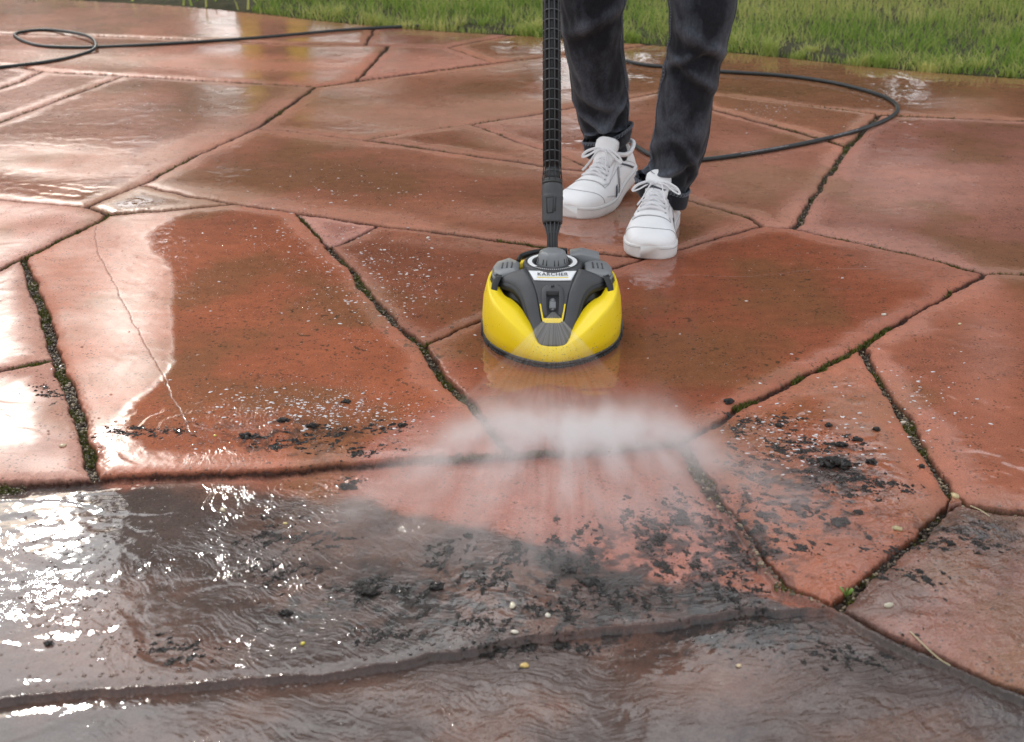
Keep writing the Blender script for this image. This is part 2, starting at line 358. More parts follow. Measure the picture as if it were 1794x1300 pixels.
# stone colour per slab
base = np.array([(.40, .150, .085), (.44, .185, .125), (.36, .150, .080), (.40, .17, .10), (.42, .18, .12), (.42, .22, .17), (.45, .24, .18), (.37, .165, .105), (.46, .23, .18),
                 (.36, .150, .075), (.36, .155, .08), (.38, .150, .10), (.38, .150, .085), (.35, .14, .07), (.37, .140, .072), (.38, .20, .13), (.48, .22, .18), (.34, .125, .072),
                 (.37, .125, .065), (.42, .23, .18), (.40, .20, .15), (.36, .120, .065), (.36, .125, .068), (.37, .130, .072), (.33, .14, .095), (.36, .145, .10), (.30, .115, .07), (.38, .14, .085)])
tone = rng.uniform(.86, 1.08, len(SL) + 1); mauve = np.zeros(len(SL) + 1); mauve[[0, 5, 6, 8, 11, 12, 13, 16, 19, 20, 22, 24]] = (.3, .4, .5, .5, .55, .45, .3, .5, .5, .5, .30, .55)
mauve[[1, 2, 3, 4, 7, 9, 10, 14]] = .3  # upper slabs paler: their greyish sheen is mixed into the colour
col = base[sid] * np.array((1.0, .86, .74)) * tone[sid][:, None]
col = col * (1 - mauve[sid][:, None] * .6) + np.array((.37, .19, .155)) * mauve[sid][:, None] * .6
low = fbm(GX * 3.1, GY * 3.1, 4, 70)[:, None]; mid = fbm(GX * 11, GY * 11, 4, 74)[:, None]
grain = fbm(GX * 6 + 3, GY * 60, 3, 78)[:, None]
col = col * (.52 + .40 * low + .26 * mid + .14 * grain)
brown = smooth(.5, .72, fbm(GX * 4.3, GY * 4.3, 4, 80))[:, None]       # brown algae film
col = col * (1 - brown * .6) + np.array((.20, .090, .034)) * brown * .6
top = smooth(250, 120, GV)[:, None] * smooth(900, 1200, GU)[:, None]
col = col * (1 - .45 * top) + np.array((.20, .105, .035)) * .45 * top  # amber reflection at the upper right, tinted into the slab colour
# slabs out of the washed arc stay grimy
arc_u = [-300, 34, 350, 480, 600, 690, 790, 880, 1000, 1060, 1150, 1230, 1300, 1400, 2400]
arc_v = [846, 840, 836, 845, 868, 878, 903, 921, 950, 975, 1000, 1015, 1030, 1060, 1300]
dirty = smooth(-9, 12, GV + (fbm(GX * 16, GY * 16, 4, 90) - .5) * 46 - np.interp(GU, arc_u, arc_v)) * ((sid == 25) | (sid == 26))
dcol = np.array((.055, .042, .037)) * (.6 + .8 * fbm(GX * 9, GY * 9, 4, 92))[:, None]
redpatch = np.clip(smooth(.45, .7, fbm(GX * 6, GY * 6, 4, 94)) * .7 + blob(150, 1130, 190, 75) + blob(1250, 1180, 150, 60) + .5 * blob(650, 1200, 200, 30), 0, 1)[:, None]  # random red patches, plus redder colour placed where the sky's reflection is missing
dcol = dcol * (1 - .65 * redpatch) + np.array((.19, .085, .052)) * .65 * redpatch
col = col * (1 - .93 * dirty[:, None]) + dcol * .93 * dirty[:, None]
dirt2 = np.clip(.8 * blob(1740, 920, 130, 40, .3) + .6 * blob(95, 680, 45, 40, .5) + .5 * blob(1455, 830, 60, 45), 0, 1)[:, None] * smooth(.4, .6, mid)
col = col * (1 - .7 * dirt2) + np.array((.05, .045, .03)) * .7 * dirt2
g24 = ((sid == 24) * (.35 + .65 * smooth(.36, .58, fbm(GX * 10, GY * 10, 5, 93))) * smooth(2100, 1500, GU + (GV - 1000) * 1.2))[:, None]
col = col * (1 - .62 * g24) + np.array((.050, .042, .034)) * .62 * g24
# a clean pinker arc in the spray
clean = poly_soft([(600, 860), (640, 790), (760, 720), (1180, 720), (1260, 800), (1290, 940), (1230, 1020), (1060, 980), (880, 925), (690, 880)], 12)[:, None]
col = col * (1 - .5 * clean) + np.array((.50, .20, .15)) * .5 * clean
# silt lying in the stream, combed away from the strike point
_c = G(985, 700); _r = np.hypot(GX - _c[0], GY - _c[1]); _a = np.arctan2(GX - _c[0], _c[1] - GY) + (fbm(GX * 6, GY * 6, 2, 130) - .5) * .5
siltn = .42 * fbm(_a * 14 + 40, _r * 16, 5, 131, .65) + .58 * fbm(GX * 60, GY * 60, 4, 135, .6)
siltz = np.clip(blob(1230, 960, 170, 110) + blob(1000, 1040, 260, 90) + .8 * blob(640, 1040, 260, 90) + blob(1440, 840, 120, 90) + .8 * blob(1150, 1075, 260, 30) + .7 * blob(500, 770, 180, 50) + .8 * blob(1700, 940, 120, 40) + .6 * blob(1350, 1120, 200, 50), 0, 1)
silt = (smooth(.46, .62, siltn + .10 * (siltz - .6)) * smooth(.1, .8, siltz) * (1 - jm))[:, None]
col = col * (1 - .85 * silt) + np.array((.024, .021, .020)) * .85 * silt
# dark lichen pits
pn = fbm(GX * 95, GY * 95, 2, 95); pm = smooth(.45, .65, fbm(GX * 5, GY * 5, 3, 97))
zone = np.clip(blob(640, 600, 240, 120) + blob(1300, 600, 240, 110) + blob(480, 520, 200, 60) + blob(1400, 460, 150, 30) + .25, 0, 1)
pit = (smooth(.74, .80, pn) * pm * zone)[:, None]
col = col * (1 - .75 * pit) + np.array((.035, .028, .014)) * .75 * pit
# soil and moss colours in the joints
mossy = smooth(.5, .65, fbm(GX * 24, GY * 24, 3, 99))[:, None]
jc = np.array((.045, .030, .020)) * (.4 + 1.2 * grit)[:, None]
mossy = mossy * smooth(920, 860, GV)[:, None]
jc = jc * (1 - mossy * .6) + np.array((.06, .075, .012)) * mossy * .6
jc = jc * (1 - .55 * smooth(850, 920, GV)[:, None])
jthin = np.array((.045, .018, .012)) * (.5 + .9 * grit)[:, None]
jc = np.where((jw > .006)[:, None], jc, jthin)
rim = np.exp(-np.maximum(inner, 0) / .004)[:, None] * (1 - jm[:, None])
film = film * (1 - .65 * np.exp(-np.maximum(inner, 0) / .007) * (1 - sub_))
col = col * (1 - .4 * rim * (1 - sub_)[:, None])  # colour darkened along the slab edges to subdue their sunlit rims
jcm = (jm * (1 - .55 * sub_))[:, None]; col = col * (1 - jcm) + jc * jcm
# hairline cracks
def crack(pts, w=.0011):
    P = np.array([G(*p)[:2] for p in spline([(a, b, 0) for a, b in pts], 40) for p in [p[:2]]]) if False else np.array([G(p.x, p.y)[:2] for p in spline([(a, b, 0) for a, b in pts], 40)])
    mn = P.min(0) - .02; mxx = P.max(0) + .02
    idx = np.nonzero((GX > mn[0]) & (GX < mxx[0]) & (GY > mn[1]) & (GY < mxx[1]))[0]; best = np.full(len(idx), 9.0)
    X = wx[idx] * .6 + GX[idx] * .4; Y = wy[idx] * .6 + GY[idx] * .4
    for (x1, y1), (x2, y2) in zip(P[:-1], P[1:]):
        t = np.clip(((X - x1) * (x2 - x1) + (Y - y1) * (y2 - y1)) / ((x2 - x1) ** 2 + (y2 - y1) ** 2), 0, 1)
        best = np.minimum(best, np.hypot(X - x1 - t * (x2 - x1), Y - y1 - t * (y2 - y1)))
    k = smooth(w * 1.6, w * .5, best); col[idx] = col[idx] * (1 - .75 * k[:, None]) + np.array((.09, .03, .02)) * .75 * k[:, None]
    hgt[idx] -= k * .0002; wet[idx] *= 1 - .8 * k; film[idx] *= 1 - .9 * k
crack([(1200, 484), (1290, 486), (1360, 482), (1430, 475), (1530, 474)], .0016)
crack([(1560, 490), (1640, 488), (1700, 483)], .0014)
crack([(168, 398), (170, 440), (205, 510), (250, 600), (290, 670), (330, 760)], .0011)
crack([(1235, 508), (1400, 509), (1550, 509)], .0006)
# lawn side falls away below the turf
def lawn_y(x):                              # depth of the lawn edge at x
    (xa, ya, _), (xb, yb, _) = G(1290, 93), G(1759, 131)
    return ya + (np.asarray(x) - xa) * (yb - ya) / (xb - xa) + .05 * np.sin(np.asarray(x) * 3.1)
beyond = smooth(-.01, .03, GY - lawn_y(GX)); hgt -= beyond * .09
nr, nc = UU.shape
a = (np.arange(nr - 1)[:, None] * nc + np.arange(nc - 1)[None]).ravel()
patio_stone = None
V3 = np.stack([GX, GY, hgt], 1)
keep = (GY[a] < lawn_y(GX[a]) + .3)
a = a[keep]
quads = np.stack([a, a + 1, a + nc + 1, a + nc], 1)
patio = from_np('patio_paving', V3, quads)
me = patio.data
ca = me.color_attributes.new('stone', 'FLOAT_COLOR', 'POINT')
ca.data.foreach_set('color', np.concatenate([np.clip(col, 0, 1), np.ones((n, 1))], 1).astype(np.float32).ravel())
def fattr(me, name, val):
    q = me.attributes.new(name, 'FLOAT', 'POINT'); q.data.foreach_set('value', np.asarray(val, np.float32))
fattr(me, 'film', film); fattr(me, 'wet', wet); fattr(me, 'ripple', ripple); fattr(me, 'joint', jm * (1 - .75 * sub_))
tag(patio, 'wet red sandstone crazy paving with dark earth joints', 'paving', kind='structure')

m = bpy.data.materials.new('wet_sandstone'); m.use_nodes = True; nt = m.node_tree; nd, lk = nt.nodes, nt.links
b = nd['Principled BSDF']
def N(t, **kw):
    x = nd.new('ShaderNode' + t)
    for k, v in kw.items():
        if hasattr(x, k): setattr(x, k, v)
    return x
def attr(nm): x = N('Attribute'); x.attribute_name = nm; return x
def math_(op, a, b=None, c=None):
    x = N('Math'); x.operation = op
    for i, q in enumerate((a, b, c)):
        if q is None: continue
        if isinstance(q, (int, float)): x.inputs[i].default_value = q
        else: lk.new(q, x.inputs[i])
    return x.outputs[0]
co = N('TexCoord').outputs['Object']
def noise(scale, detail=4, vec=None, rough=.5):
    x = N('TexNoise'); x.inputs['Scale'].default_value = scale; x.inputs['Detail'].default_value = detail; x.inputs['Roughness'].default_value = rough
    lk.new(vec or co, x.inputs['Vector']); return x.outputs['Fac']
def rng_(v, a, b_, c, d):
    x = N('MapRange'); lk.new(v, x.inputs[0])
    for i, q in enumerate((a, b_, c, d)): x.inputs[i + 1].default_value = q
    return x.outputs[0]
stone, wetA, jA = attr('stone').outputs['Color'], attr('wet').outputs['Fac'], attr('joint').outputs['Fac']
ripA = math_('MULTIPLY', attr('ripple').outputs['Fac'], rng_(noise(5.5, 3), .36, .64, .25, 1.35))
g1 = math_('MULTIPLY', rng_(noise(420, 5), .3, .7, .72, 1.28), rng_(noise(1100, 2), .3, .7, .8, 1.2))
g2 = rng_(noise(38, 6), .3, .7, .90, 1.1)
dryf = math_('ADD', 1.0, math_('MULTIPLY', rng_(wetA, 0, 1, .24, 0), rng_(jA, .1, .6, 1, 0)))
sc_ = N('VectorMath'); sc_.operation = 'SCALE'; lk.new(stone, sc_.inputs[0]); lk.new(math_('MULTIPLY', math_('MULTIPLY', g1, g2), dryf), sc_.inputs['Scale'])
# small dark flecks in the stone
vo = N('TexVoronoi'); vo.inputs['Scale'].default_value = 120; lk.new(co, vo.inputs['Vector'])
fl = math_('MULTIPLY', math_('LESS_THAN', vo.outputs['Distance'], .27), math_('GREATER_THAN', noise(26, 3), .53))
dm = N('Mix'); dm.data_type = 'RGBA'; lk.new(math_('MULTIPLY', rng_(wetA, 0, .8, .17, 0), rng_(jA, .1, .6, 1, 0)), dm.inputs[0]); lk.new(sc_.outputs[0], dm.inputs[6]); dm.inputs[7].default_value = (.50, .29, .23, 1)
mixf = N('Mix'); mixf.data_type = 'RGBA'; lk.new(math_('MULTIPLY', fl, .7), mixf.inputs[0]); lk.new(dm.outputs[2], mixf.inputs[6]); mixf.inputs[7].default_value = (.05, .03, .02, 1)
lk.new(mixf.outputs[2], b.inputs['Base Color'])
lk.new(rng_(wetA, 0, 1, .62, .75), b.inputs['Roughness']); b.inputs['Specular IOR Level'].default_value = .12
bb = N('Bump'); bb.inputs['Distance'].default_value = .0012; bb.inputs['Strength'].default_value = .6
lk.new(math_('ADD', noise(520, 4), math_('MULTIPLY', noise(90, 4), 2.4)), bb.inputs['Height']); lk.new(bb.outputs[0], b.inputs['Normal'])
# the water film: a coat with its own, smoother surface
lk.new(math_('MULTIPLY', attr('film').outputs['Fac'], rng_(jA, .2, .8, 1.0, .10)), b.inputs['Coat Weight']); b.inputs['Coat IOR'].default_value = 1.5
wf = math_('ADD', wetA, math_('MULTIPLY', math_('SUBTRACT', noise(55, 5), .5), .35))
cr_ = rng_(wf, .15, .95, .40, .03); lk.new(cr_, b.inputs['Coat Roughness'])
ic = G(985, 700)
sx = N('SeparateXYZ'); lk.new(co, sx.inputs[0])
px_, py_ = math_('SUBTRACT', sx.outputs[0], ic[0]), math_('SUBTRACT', sx.outputs[1], ic[1])
warp = math_('MULTIPLY', math_('SUBTRACT', noise(7, 3), .5), .16)
rad = math_('ADD', math_('SQRT', math_('ADD', math_('MULTIPLY', px_, px_), math_('MULTIPLY', py_, py_))), warp)
ang = math_('ADD', math_('ARCTAN2', px_, math_('MULTIPLY', py_, -1)), math_('MULTIPLY', warp, 3.0))
cb = N('CombineXYZ'); lk.new(math_('MULTIPLY', rad, 125), cb.inputs[0]); lk.new(math_('MULTIPLY', ang, 15), cb.inputs[1])
rip = noise(1.0, 3, cb.outputs[0], .55)
fine = noise(210, 3); slow = noise(9, 3)
hr = math_('ADD', math_('MULTIPLY', math_('MULTIPLY', math_('SUBTRACT', rip, .5), ripA), 1.75), math_('MULTIPLY', math_('SUBTRACT', fine, .5), math_('ADD', math_('MULTIPLY', ripA, .34), .02)))
hr = math_('ADD', hr, math_('MULTIPLY', math_('MULTIPLY', math_('SUBTRACT', noise(45, 2), .5), ripA), 1.6))
hr = math_('ADD', hr, math_('MULTIPLY', slow, .6))
cbp = N('Bump'); cbp.inputs['Distance'].default_value = .0011; cbp.inputs['Strength'].default_value = 1.0
lk.new(hr, cbp.inputs['Height']); lk.new(cbp.outputs[0], b.inputs['Coat Normal'])
me.materials.append(m)
#--PART2--
def surf_z(x, y):                           # nominal paving height
    return 0.0
# ---------------------------------------------------------------- ground, lawn, trees
xs = np.linspace(-60, 60, 61); ys = np.linspace(-40, 120, 81); gx, gy = np.meshgrid(xs, ys)
z0 = -.12 + (fbm(gx * .2, gy * .2, 2, 3) - .5) * .02
q = (np.arange(80)[:, None] * 61 + np.arange(60)[None]).ravel()
M_ground = mat('meadow', (.06, .095, .025), .9, var=(3, .4), bump=(40, 1, .03))
g = from_np('ground', np.stack([gx.ravel(), gy.ravel(), z0.ravel()], 1), np.stack([q, q + 1, q + 62, q + 61], 1), M_ground); tag(g, 'green meadow ground running out behind the garden', 'ground', kind='structure')
# turf bed
xs = np.linspace(-6, 9, 220); tsv = np.linspace(0, 1, 60) ** 1.6
gx, gt = np.meshgrid(xs, tsv); gy = lawn_y(gx) + .02 + gt * 14 + (fbm(gx * 9, gt * 0, 3, 4) - .5) * .05
gz = np.minimum(.012, -.02 + gt * 6) + (fbm(gx * 5, gy * 5, 3, 5) - .5) * .02
q = (np.arange(59)[:, None] * 220 + np.arange(219)[None]).ravel()
M_turf = mat('lawn_soil', (.055, .05, .022), .95, var=(14, .5), bump=(120, 1, .01))
lw = from_np('lawn_soil', np.stack([gx.ravel(), gy.ravel(), gz.ravel()], 1), np.stack([q, q + 1, q + 221, q + 220], 1), M_turf); tag(lw, 'dark soil under the lawn beyond the paving', 'soil', kind='structure')
def blades(name, X, Y, Z, hh, width, lean, mt, rnd):
    k = len(X); th = rng.uniform(0, 2 * np.pi, k); la = rng.uniform(0, 2 * np.pi, k); ln = lean * rng.random(k) * hh
    dx, dyy = np.cos(th) * width, np.sin(th) * width; lx, ly = np.cos(la) * ln, np.sin(la) * ln
    P = np.stack([np.stack([X - dx, Y - dyy, Z], 1), np.stack([X + dx, Y + dyy, Z], 1),
                  np.stack([X + dx * .8 + lx * .35, Y + dyy * .8 + ly * .35, Z + hh * .6], 1), np.stack([X - dx * .8 + lx * .35, Y - dyy * .8 + ly * .35, Z + hh * .6], 1),
                  np.stack([X + lx + dx * .12, Y + ly + dyy * .12, Z + hh], 1), np.stack([X + lx - dx * .12, Y + ly - dyy * .12, Z + hh], 1)], 1)
    base_ = np.arange(k)[:, None] * 6
    Fq = np.concatenate([base_ + np.array([0, 1, 2, 3]), base_ + np.array([3, 2, 4, 5])])
    o = from_np(name, P.reshape(-1, 3), Fq, mt, None, False)
    fattr(o.data, 'rnd', np.repeat(rnd, 6)); return o
k = 62000
bx = rng.uniform(-1.2, 4.4, k); bt = rng.random(k) ** 1.35 * 3.6
tuft = fbm(bx * 7, bt * 7, 3, 12)
by = lawn_y(bx) + .02 + bt + (fbm(bx * 9, bx * 0, 3, 4) - .5) * .07
sel = (tuft + rng.random(k) * .35 > .52) | (bt > .25); bx, by, bt, tuft = bx[sel], by[sel], bt[sel], tuft[sel]; k = len(bx)
hh = (.02 + .055 * tuft ** 1.2 * 1.5) * (.55 + .8 * rng.random(k)) * np.clip(.45 + bt * 2, 0, 1.15)
rnd = np.clip(rng.random(k) ** 1.8 + (fbm(bx * 3, by * 3, 2, 14) - .5) * 1.0, 0, 1)
gr = blades('lawn_grass', bx, by, np.full(k, -.004), hh, .0021, 1.0, M_grass, rnd); tag(gr, 'rough green grass growing along the far edge of the paving', 'grass', kind='stuff')
# longer tufts hanging over the edge
tx, ty_, tz_, th_, tr_ = [], [], [], [], []
for i in range(95):
    cx_ = rng.uniform(-.9, 4.2); cy_ = float(lawn_y(cx_)) + rng.uniform(.0, .16); kk_ = int(rng.integers(25, 90)); sp_ = rng.uniform(.012, .04)
    tx += list(cx_ + rng.normal(size=kk_) * sp_); ty_ += list(cy_ + rng.normal(size=kk_) * sp_ * .7); th_ += list(rng.uniform(.03, .085) * rng.uniform(.5, 1.1, kk_)); tr_ += list(np.clip(rng.random(kk_) * .6 + rng.random() * .7 - .1, 0, 1))
tf = blades('edge_tufts', np.array(tx), np.array(ty_), np.full(len(tx), -.008), np.array(th_), .0022, 1.3, M_grass, np.array(tr_)); tag(tf, 'longer grass tufts leaning over the edge of the paving', 'grass', kind='stuff')
k2 = 26000
bx = rng.uniform(-6, 9, k2); by = lawn_y(bx) + .02 + rng.random(k2) * 12; s2 = (bx < -1.2) | (bx > 4.4) | (by > lawn_y(bx) + 3.4)
bx, by = bx[s2], by[s2]; k2 = len(bx)
g2_ = blades('far_grass', bx, by, np.full(k2, 0.0), .05 + .04 * rng.random(k2), .006, .8, M_grass, rng.random(k2) ** 1.5); tag(g2_, 'grass of the far lawn towards the trees', 'grass', kind='stuff')

def tree_meshes(seed, rx, rz, hc, count, leaf):
    r = np.random.default_rng(seed)
    cl = r.normal(size=(46, 3)); cl /= np.linalg.norm(cl, axis=1)[:, None]; cl *= (r.random(46) ** .45)[:, None]
    cl = cl * np.array([rx, rx, rz]) * .85 + np.array([0, 0, hc])
    idx = r.integers(0, 46, count); p = cl[idx] + r.normal(size=(count, 3)) * np.array([rx, rx, rz]) * .17
    t1 = r.normal(size=(count, 3)); t1 /= np.linalg.norm(t1, axis=1)[:, None]; t2 = np.cross(t1, r.normal(size=(count, 3))); t2 /= np.linalg.norm(t2, axis=1)[:, None]
    s = leaf * (.6 + .8 * r.random(count))[:, None]
    P = np.stack([p - t1 * s, p + t2 * s * .5, p + t1 * s, p - t2 * s * .5], 1).reshape(-1, 3)
    Fq = np.arange(count * 4).reshape(-1, 4)
    return P, Fq, np.repeat(np.clip(r.random(46)[idx] * .6 + r.random(count) * .5, 0, 1), 4), cl
tp = []
for sd_, rx, rz, hc in ((1, 2.3, 3.0, 4.6), (2, 2.0, 3.6, 4.9)):
    P, Fq, rr_, cl = tree_meshes(sd_, rx, rz, hc, 15000, .17)
    cr_o = from_np('crown', P, Fq, M_leaf, None, False); fattr(cr_o.data, 'rnd', rr_)
    mb = MB(); mb.tube([(0, 0, -.2), (.03, .02, 1.2), (-.04, .05, 2.6), (.05, 0, 4.2), (0, 0, 6)], [.2, .16, .13, .09, .03], 10)
    for c in cl[:9]: mb.tube([(0, 0, 1.6 + random.random()), (c[0] * .5, c[1] * .5, (2 + c[2]) * .5), tuple(c)], [.07, .045, .015], 6)
    tr_o = mb.build('trunk', M_bark)
    tp.append((cr_o, tr_o))
tl = [('broad dark green tree right of the gap where the sun comes through', -2.2, 12.4, 1.15, 0), ('narrow dark tree second from the sun gap behind the lawn', 1.9, 13.3, .86, 1),
      ('dark broadleaf tree directly behind the middle of the lawn', 4.8, 12.8, .88, 0), ('tall narrow tree near the right end of the tree row', 8.0, 14.0, .95, 1),
      ('broad tree closing the right end of the tree row', 11.5, 13.0, .8, 0), ('low dark tree just left of the sun gap', -7.0, 12.5, .82, 0),
      ('narrow tree at the far left of the tree row', -12.0, 14.0, .8, 1), ('tall tree set back behind the middle of the row', 3.2, 17.5, .9, 0), ('tall tree set back behind the broad dark one', -1.2, 17.0, 1.1, 1)]
hr_ = np.random.default_rng(5); hc_ = 16000; hx_ = hr_.uniform(-13, -3.2, hc_); hp_ = np.stack([hx_, 13.6 + hr_.normal(size=hc_) * .45, hr_.random(hc_) ** .8 * (2.9 + .35 * np.sin(hx_ * 2.3))], 1)
t1 = hr_.normal(size=(hc_, 3)); t1 /= np.linalg.norm(t1, axis=1)[:, None]; t2 = np.cross(t1, hr_.normal(size=(hc_, 3))); t2 /= np.linalg.norm(t2, axis=1)[:, None]; hs_ = (.10 + .08 * hr_.random(hc_))[:, None]
hd = from_np('hedge', np.stack([hp_ - t1 * hs_, hp_ + t2 * hs_ * .5, hp_ + t1 * hs_, hp_ - t2 * hs_ * .5], 1).reshape(-1, 3), np.arange(hc_ * 4).reshape(-1, 4), M_leaf, None, False); fattr(hd.data, 'rnd', np.repeat(hr_.random(hc_), 4)); tag(hd, 'low dense hedge filling the sunny gap between the trees', 'hedge')
used = set()
for lab, x, y, s, kd in tl:
    e = empty('broadleaf_tree', (x, y, -.1), x * 1.3); e.scale = (s * (.66 if lab.startswith('broad dark green') else 1), s, s); tag(e, lab, 'tree', 'trees beyond the lawn')
    for p in tp[kd]:
        c = p if p.name not in used else p.copy()
        if p.name in used: C.objects.link(c)
        used.add(p.name); c.parent = e

# ---------------------------------------------------------------- hose
def gpath(P, z=.007): return [Vector(G(u, v, z if len(r) == 0 else r[0])) for u, v, *r in P]
hp = [(-330, 150), (-150, 132), (34, 114), (105, 104), (152, 92), (168, 80, .019), (150, 62, .02), (80, 52), (26, 60), (60, 78), (130, 83), (200, 81), (300, 76), (450, 66), (640, 50), (830, 44), (985, 62, .009), (1095, 106), (1180, 118), (1262, 125), (1368, 132), (1450, 143), (1515, 158), (1556, 173), (1573, 189), (1562, 204),
      (1530, 219), (1480, 235), (1400, 253), (1310, 269), (1225, 280), (1170, 281), (1130, 266), (1108, 250), (1097, 236), (1085, 215, .02), (1068, 180, .10)]
mb = MB(); pts = spline(gpath(hp), 420) + spline([G(1068, 180, .10), (.26, 3.75, .5), (.22, 3.45, .92)], 20)[1:]
mb.tube(pts, .0065, 12); hose = mb.build('pressure_hose', M_rubber); tag(hose, 'long black rubber pressure hose looping over the wet paving behind the person', 'hose')
# printed dashes along the near run of the hose
run = spline([G(u, v, .0136) for u, v in ((1560, 202), (1530, 217), (1480, 233), (1400, 251), (1310, 267), (1235, 277))], 200)
for seg in (range(64, 92), range(128, 166)):
    mb = MB(); pp = []
    for i in seg:
        pp.append(run[i] + Vector((0, -.0026, .0001)))
    mb.tube(pp, [(.0004, random.choice((.0004, .0009, .0013))) for _ in pp], 5)
    mb.build('printed_marking', M_seam, hose)

# ---------------------------------------------------------------- pressure washer standing further back
pwx, pwy = G(462, -8)[:2]
wsh = empty('pressure_washer', (pwx, pwy + .25, 0), .1); tag(wsh, 'yellow and black upright pressure washer standing on the far paving', 'pressure washer')
for s in (-1, 1): MB().loft([[Vector((s * .115 + a * .055, b, z)) for a, b in ((-1, -.10), (1, -.10), (1, .10), (-1, .10))] for z in (.12, .2, .45, .62)]).build('side_panel', M_yellow, wsh, bevel=.015)
MB().loft([[Vector((a * w, b * d, z)) for a, b in ((-1, -1), (1, -1), (1, 1), (-1, 1))] for w, d, z in ((.14, .13, .07), (.15, .14, .12), (.055, .13, .15), (.055, .12, .55), (.1, .1, .66))]).build('body', M_black, wsh, bevel=.01)
for s in (-1, 1):
    w_ = MB(); w_.tube([(s * .15, .12, .1), (s * .20, .12, .1)], .1, 28); w_.build('wheel', M_black, wsh, bevel=.006)
MB().tube(spline([(-.11, .1, .6), (-.11, .13, .95), (-.06, .14, 1.0), (.06, .14, 1.0), (.11, .13, .95), (.11, .1, .6)], 40), .014, 10).build('handle', M_dgrey, wsh)

# ---------------------------------------------------------------- surface cleaner
def Z(u, v): return 800 + u / 4.643, 400 + v / 4.643           # close-up coordinates -> photo pixels
XC = 800 + 775 / 4.643
DC = 2.42; OX = (XC - CX) / F * math.hypot(DC, .95); cl_o = (OX, DC, 0)
def K(u, v, D):                                                  # left side feature at depth D -> local coordinates, mirrored onto x>=0
    p = AT(*Z(u, v), D); c = AT(XC, Z(u, v)[1], D)
    return Vector((abs(p.x - c.x), D - DC, p.z))
cleaner = empty('surface_cleaner', cl_o); cleaner.rotation_euler[2] = math.atan2(-OX, DC) * .6
tag(cleaner, 'yellow and grey patio surface cleaner spraying water forward on the wet slabs', 'surface cleaner')
# bottom outline of the yellow shell, from the nose round to the back (half)
bot = [(0.0, -.1690), (.010, -.1685), (.022, -.1655), (.0415, -.1570), (.070, -.1370), (.101, -.1030), (.121, -.066), (.1310, -.028), (.134, .01), (.128, .06), (.108, .10), (.072, .128), (.03, .139), (0, .141)]
rid = [(0.0, -.1600, .0425), (.012, -.1598, .0425), (.0265, -.1560, .0455), (.048, -.1450, .0570), (.072, -.1270, .0725), (.092, -.1050, .0855), (.108, -.080, .0960), (.118, -.050, .1030), (.1225, -.012, .1080), (.1235, .02, .1100), (.117, .065, .111), (.098, .098, .111), (.066, .120, .111), (.028, .130, .111), (0, .132, .111)]
inn = [(0.0, -.1560, .0415), (.012, -.1555, .042), (.0262, -.148, .046), (.036, -.122, .062), (.048, -.100, .076), (.060, -.080, .088), (.075, -.060, .095), (.091, -.044, .099), (.102, -.012, .105), (.104, .02, .107), (.098, .055, .110), (.083, .083, .110), (.056, .102, .110), (.025, .112, .110), (0, .114, .110)]
NS = 60
bs = spline([(x, y, .013) for x, y in bot], NS); rs = spline(rid, NS); is_ = spline(inn, NS)
def ring_full(h): return h + [Vector((-p.x, p.y, p.z)) for p in h[-2:0:-1]]
def mid(a_, b_, t, bulge=0):
    o_ = []
    for p, q_ in zip(a_, b_):
        c = p.lerp(q_, t); nrm = Vector((c.x, c.y, 0)); nrm = nrm.normalized() if nrm.length else nrm
        o_.append(c + nrm * bulge)
    return o_
rings = [ring_full(r_) for r_ in (mid(bs, rs, 0, -.004), bs, mid(bs, rs, .33, .0045), mid(bs, rs, .68, .0055), mid(bs, rs, .93, .0022), mid(bs, rs, .985, .0010), mid(rs, is_, .02, .0), mid(rs, is_, .10, -.0003), mid(rs, is_, .45, -.0), mid(rs, is_, 1, 0), [p + Vector((0, 0, -.02)) for p in is_])]
rings[0] = [p + Vector((0, 0, -.002)) for p in rings[0]]
MB().loft(rings, True, False).build('shell', M_yellow, cleaner, solid=.002)
# lower dark rim, bristle skirt
sk = lambda s_, z, zo=0: [Vector((p.x * s_, p.y * s_, z)) for p in ring_full(bs)]
MB().loft([sk(.985, .016), sk(1.006, .0155), sk(1.008, .008), sk(.985, .007)], True, True).build('rim', M_black, cleaner)
mb = MB(); ro = ring_full(spline([(x, y, 0) for x, y in bot], 260))
for i, p in enumerate(ro):
    for q_ in range(3):
        s_ = random.uniform(.965, 1.004); j = Vector((random.uniform(-.001, .001), random.uniform(-.001, .001), 0))
        mb.tube([Vector((p.x * s_, p.y * s_, .009)) + j, Vector((p.x * s_ * 1.006, p.y * s_ * 1.006, -.001)) + j * 2], .0011, 4)
mb.build('bristle_skirt', M_bristle, cleaner)
for s in (-1, 1):                                                # little side rollers
    MB().tube([(s * .128, .0, .014), (s * .1375, .0, .014)], .019, 24).build('side_roller', M_dgrey, cleaner, bevel=.002)
# black core filling the shell, its colour stands in for shade in the openings
core = [ring_full([Vector((p.x * k_, p.y * k_, z)) for p in is_]) for k_, z in ((.93, .03), (.93, .075), (.90, .092), (.80, .108), (.62, .118))]
for r_ in core:                                                  # slope the core down to the nose
    for p in r_:
        f_ = max(0, (-p.y - .01) / .13); p.z = min(p.z, .118 - .082 * f_ ** 1.15)
MB().loft(core, True, True).build('inner_body', M_black, cleaner, bevel=.003)

def topz(y):                                                     # height of the grey hood along its middle, y = depth offset
    P = [(-.156, .0425), (-.150, .0470), (-.125, .0620), (-.105, .0765), (-.085, .0960), (-.062, .1125), (-.045, .1225), (-.03, .1290), (-.015, .1340), (.0, .1370), (.03, .139), (.09, .138)]
    return float(np.interp(y, [p[0] for p in P], [p[1] for p in P]))
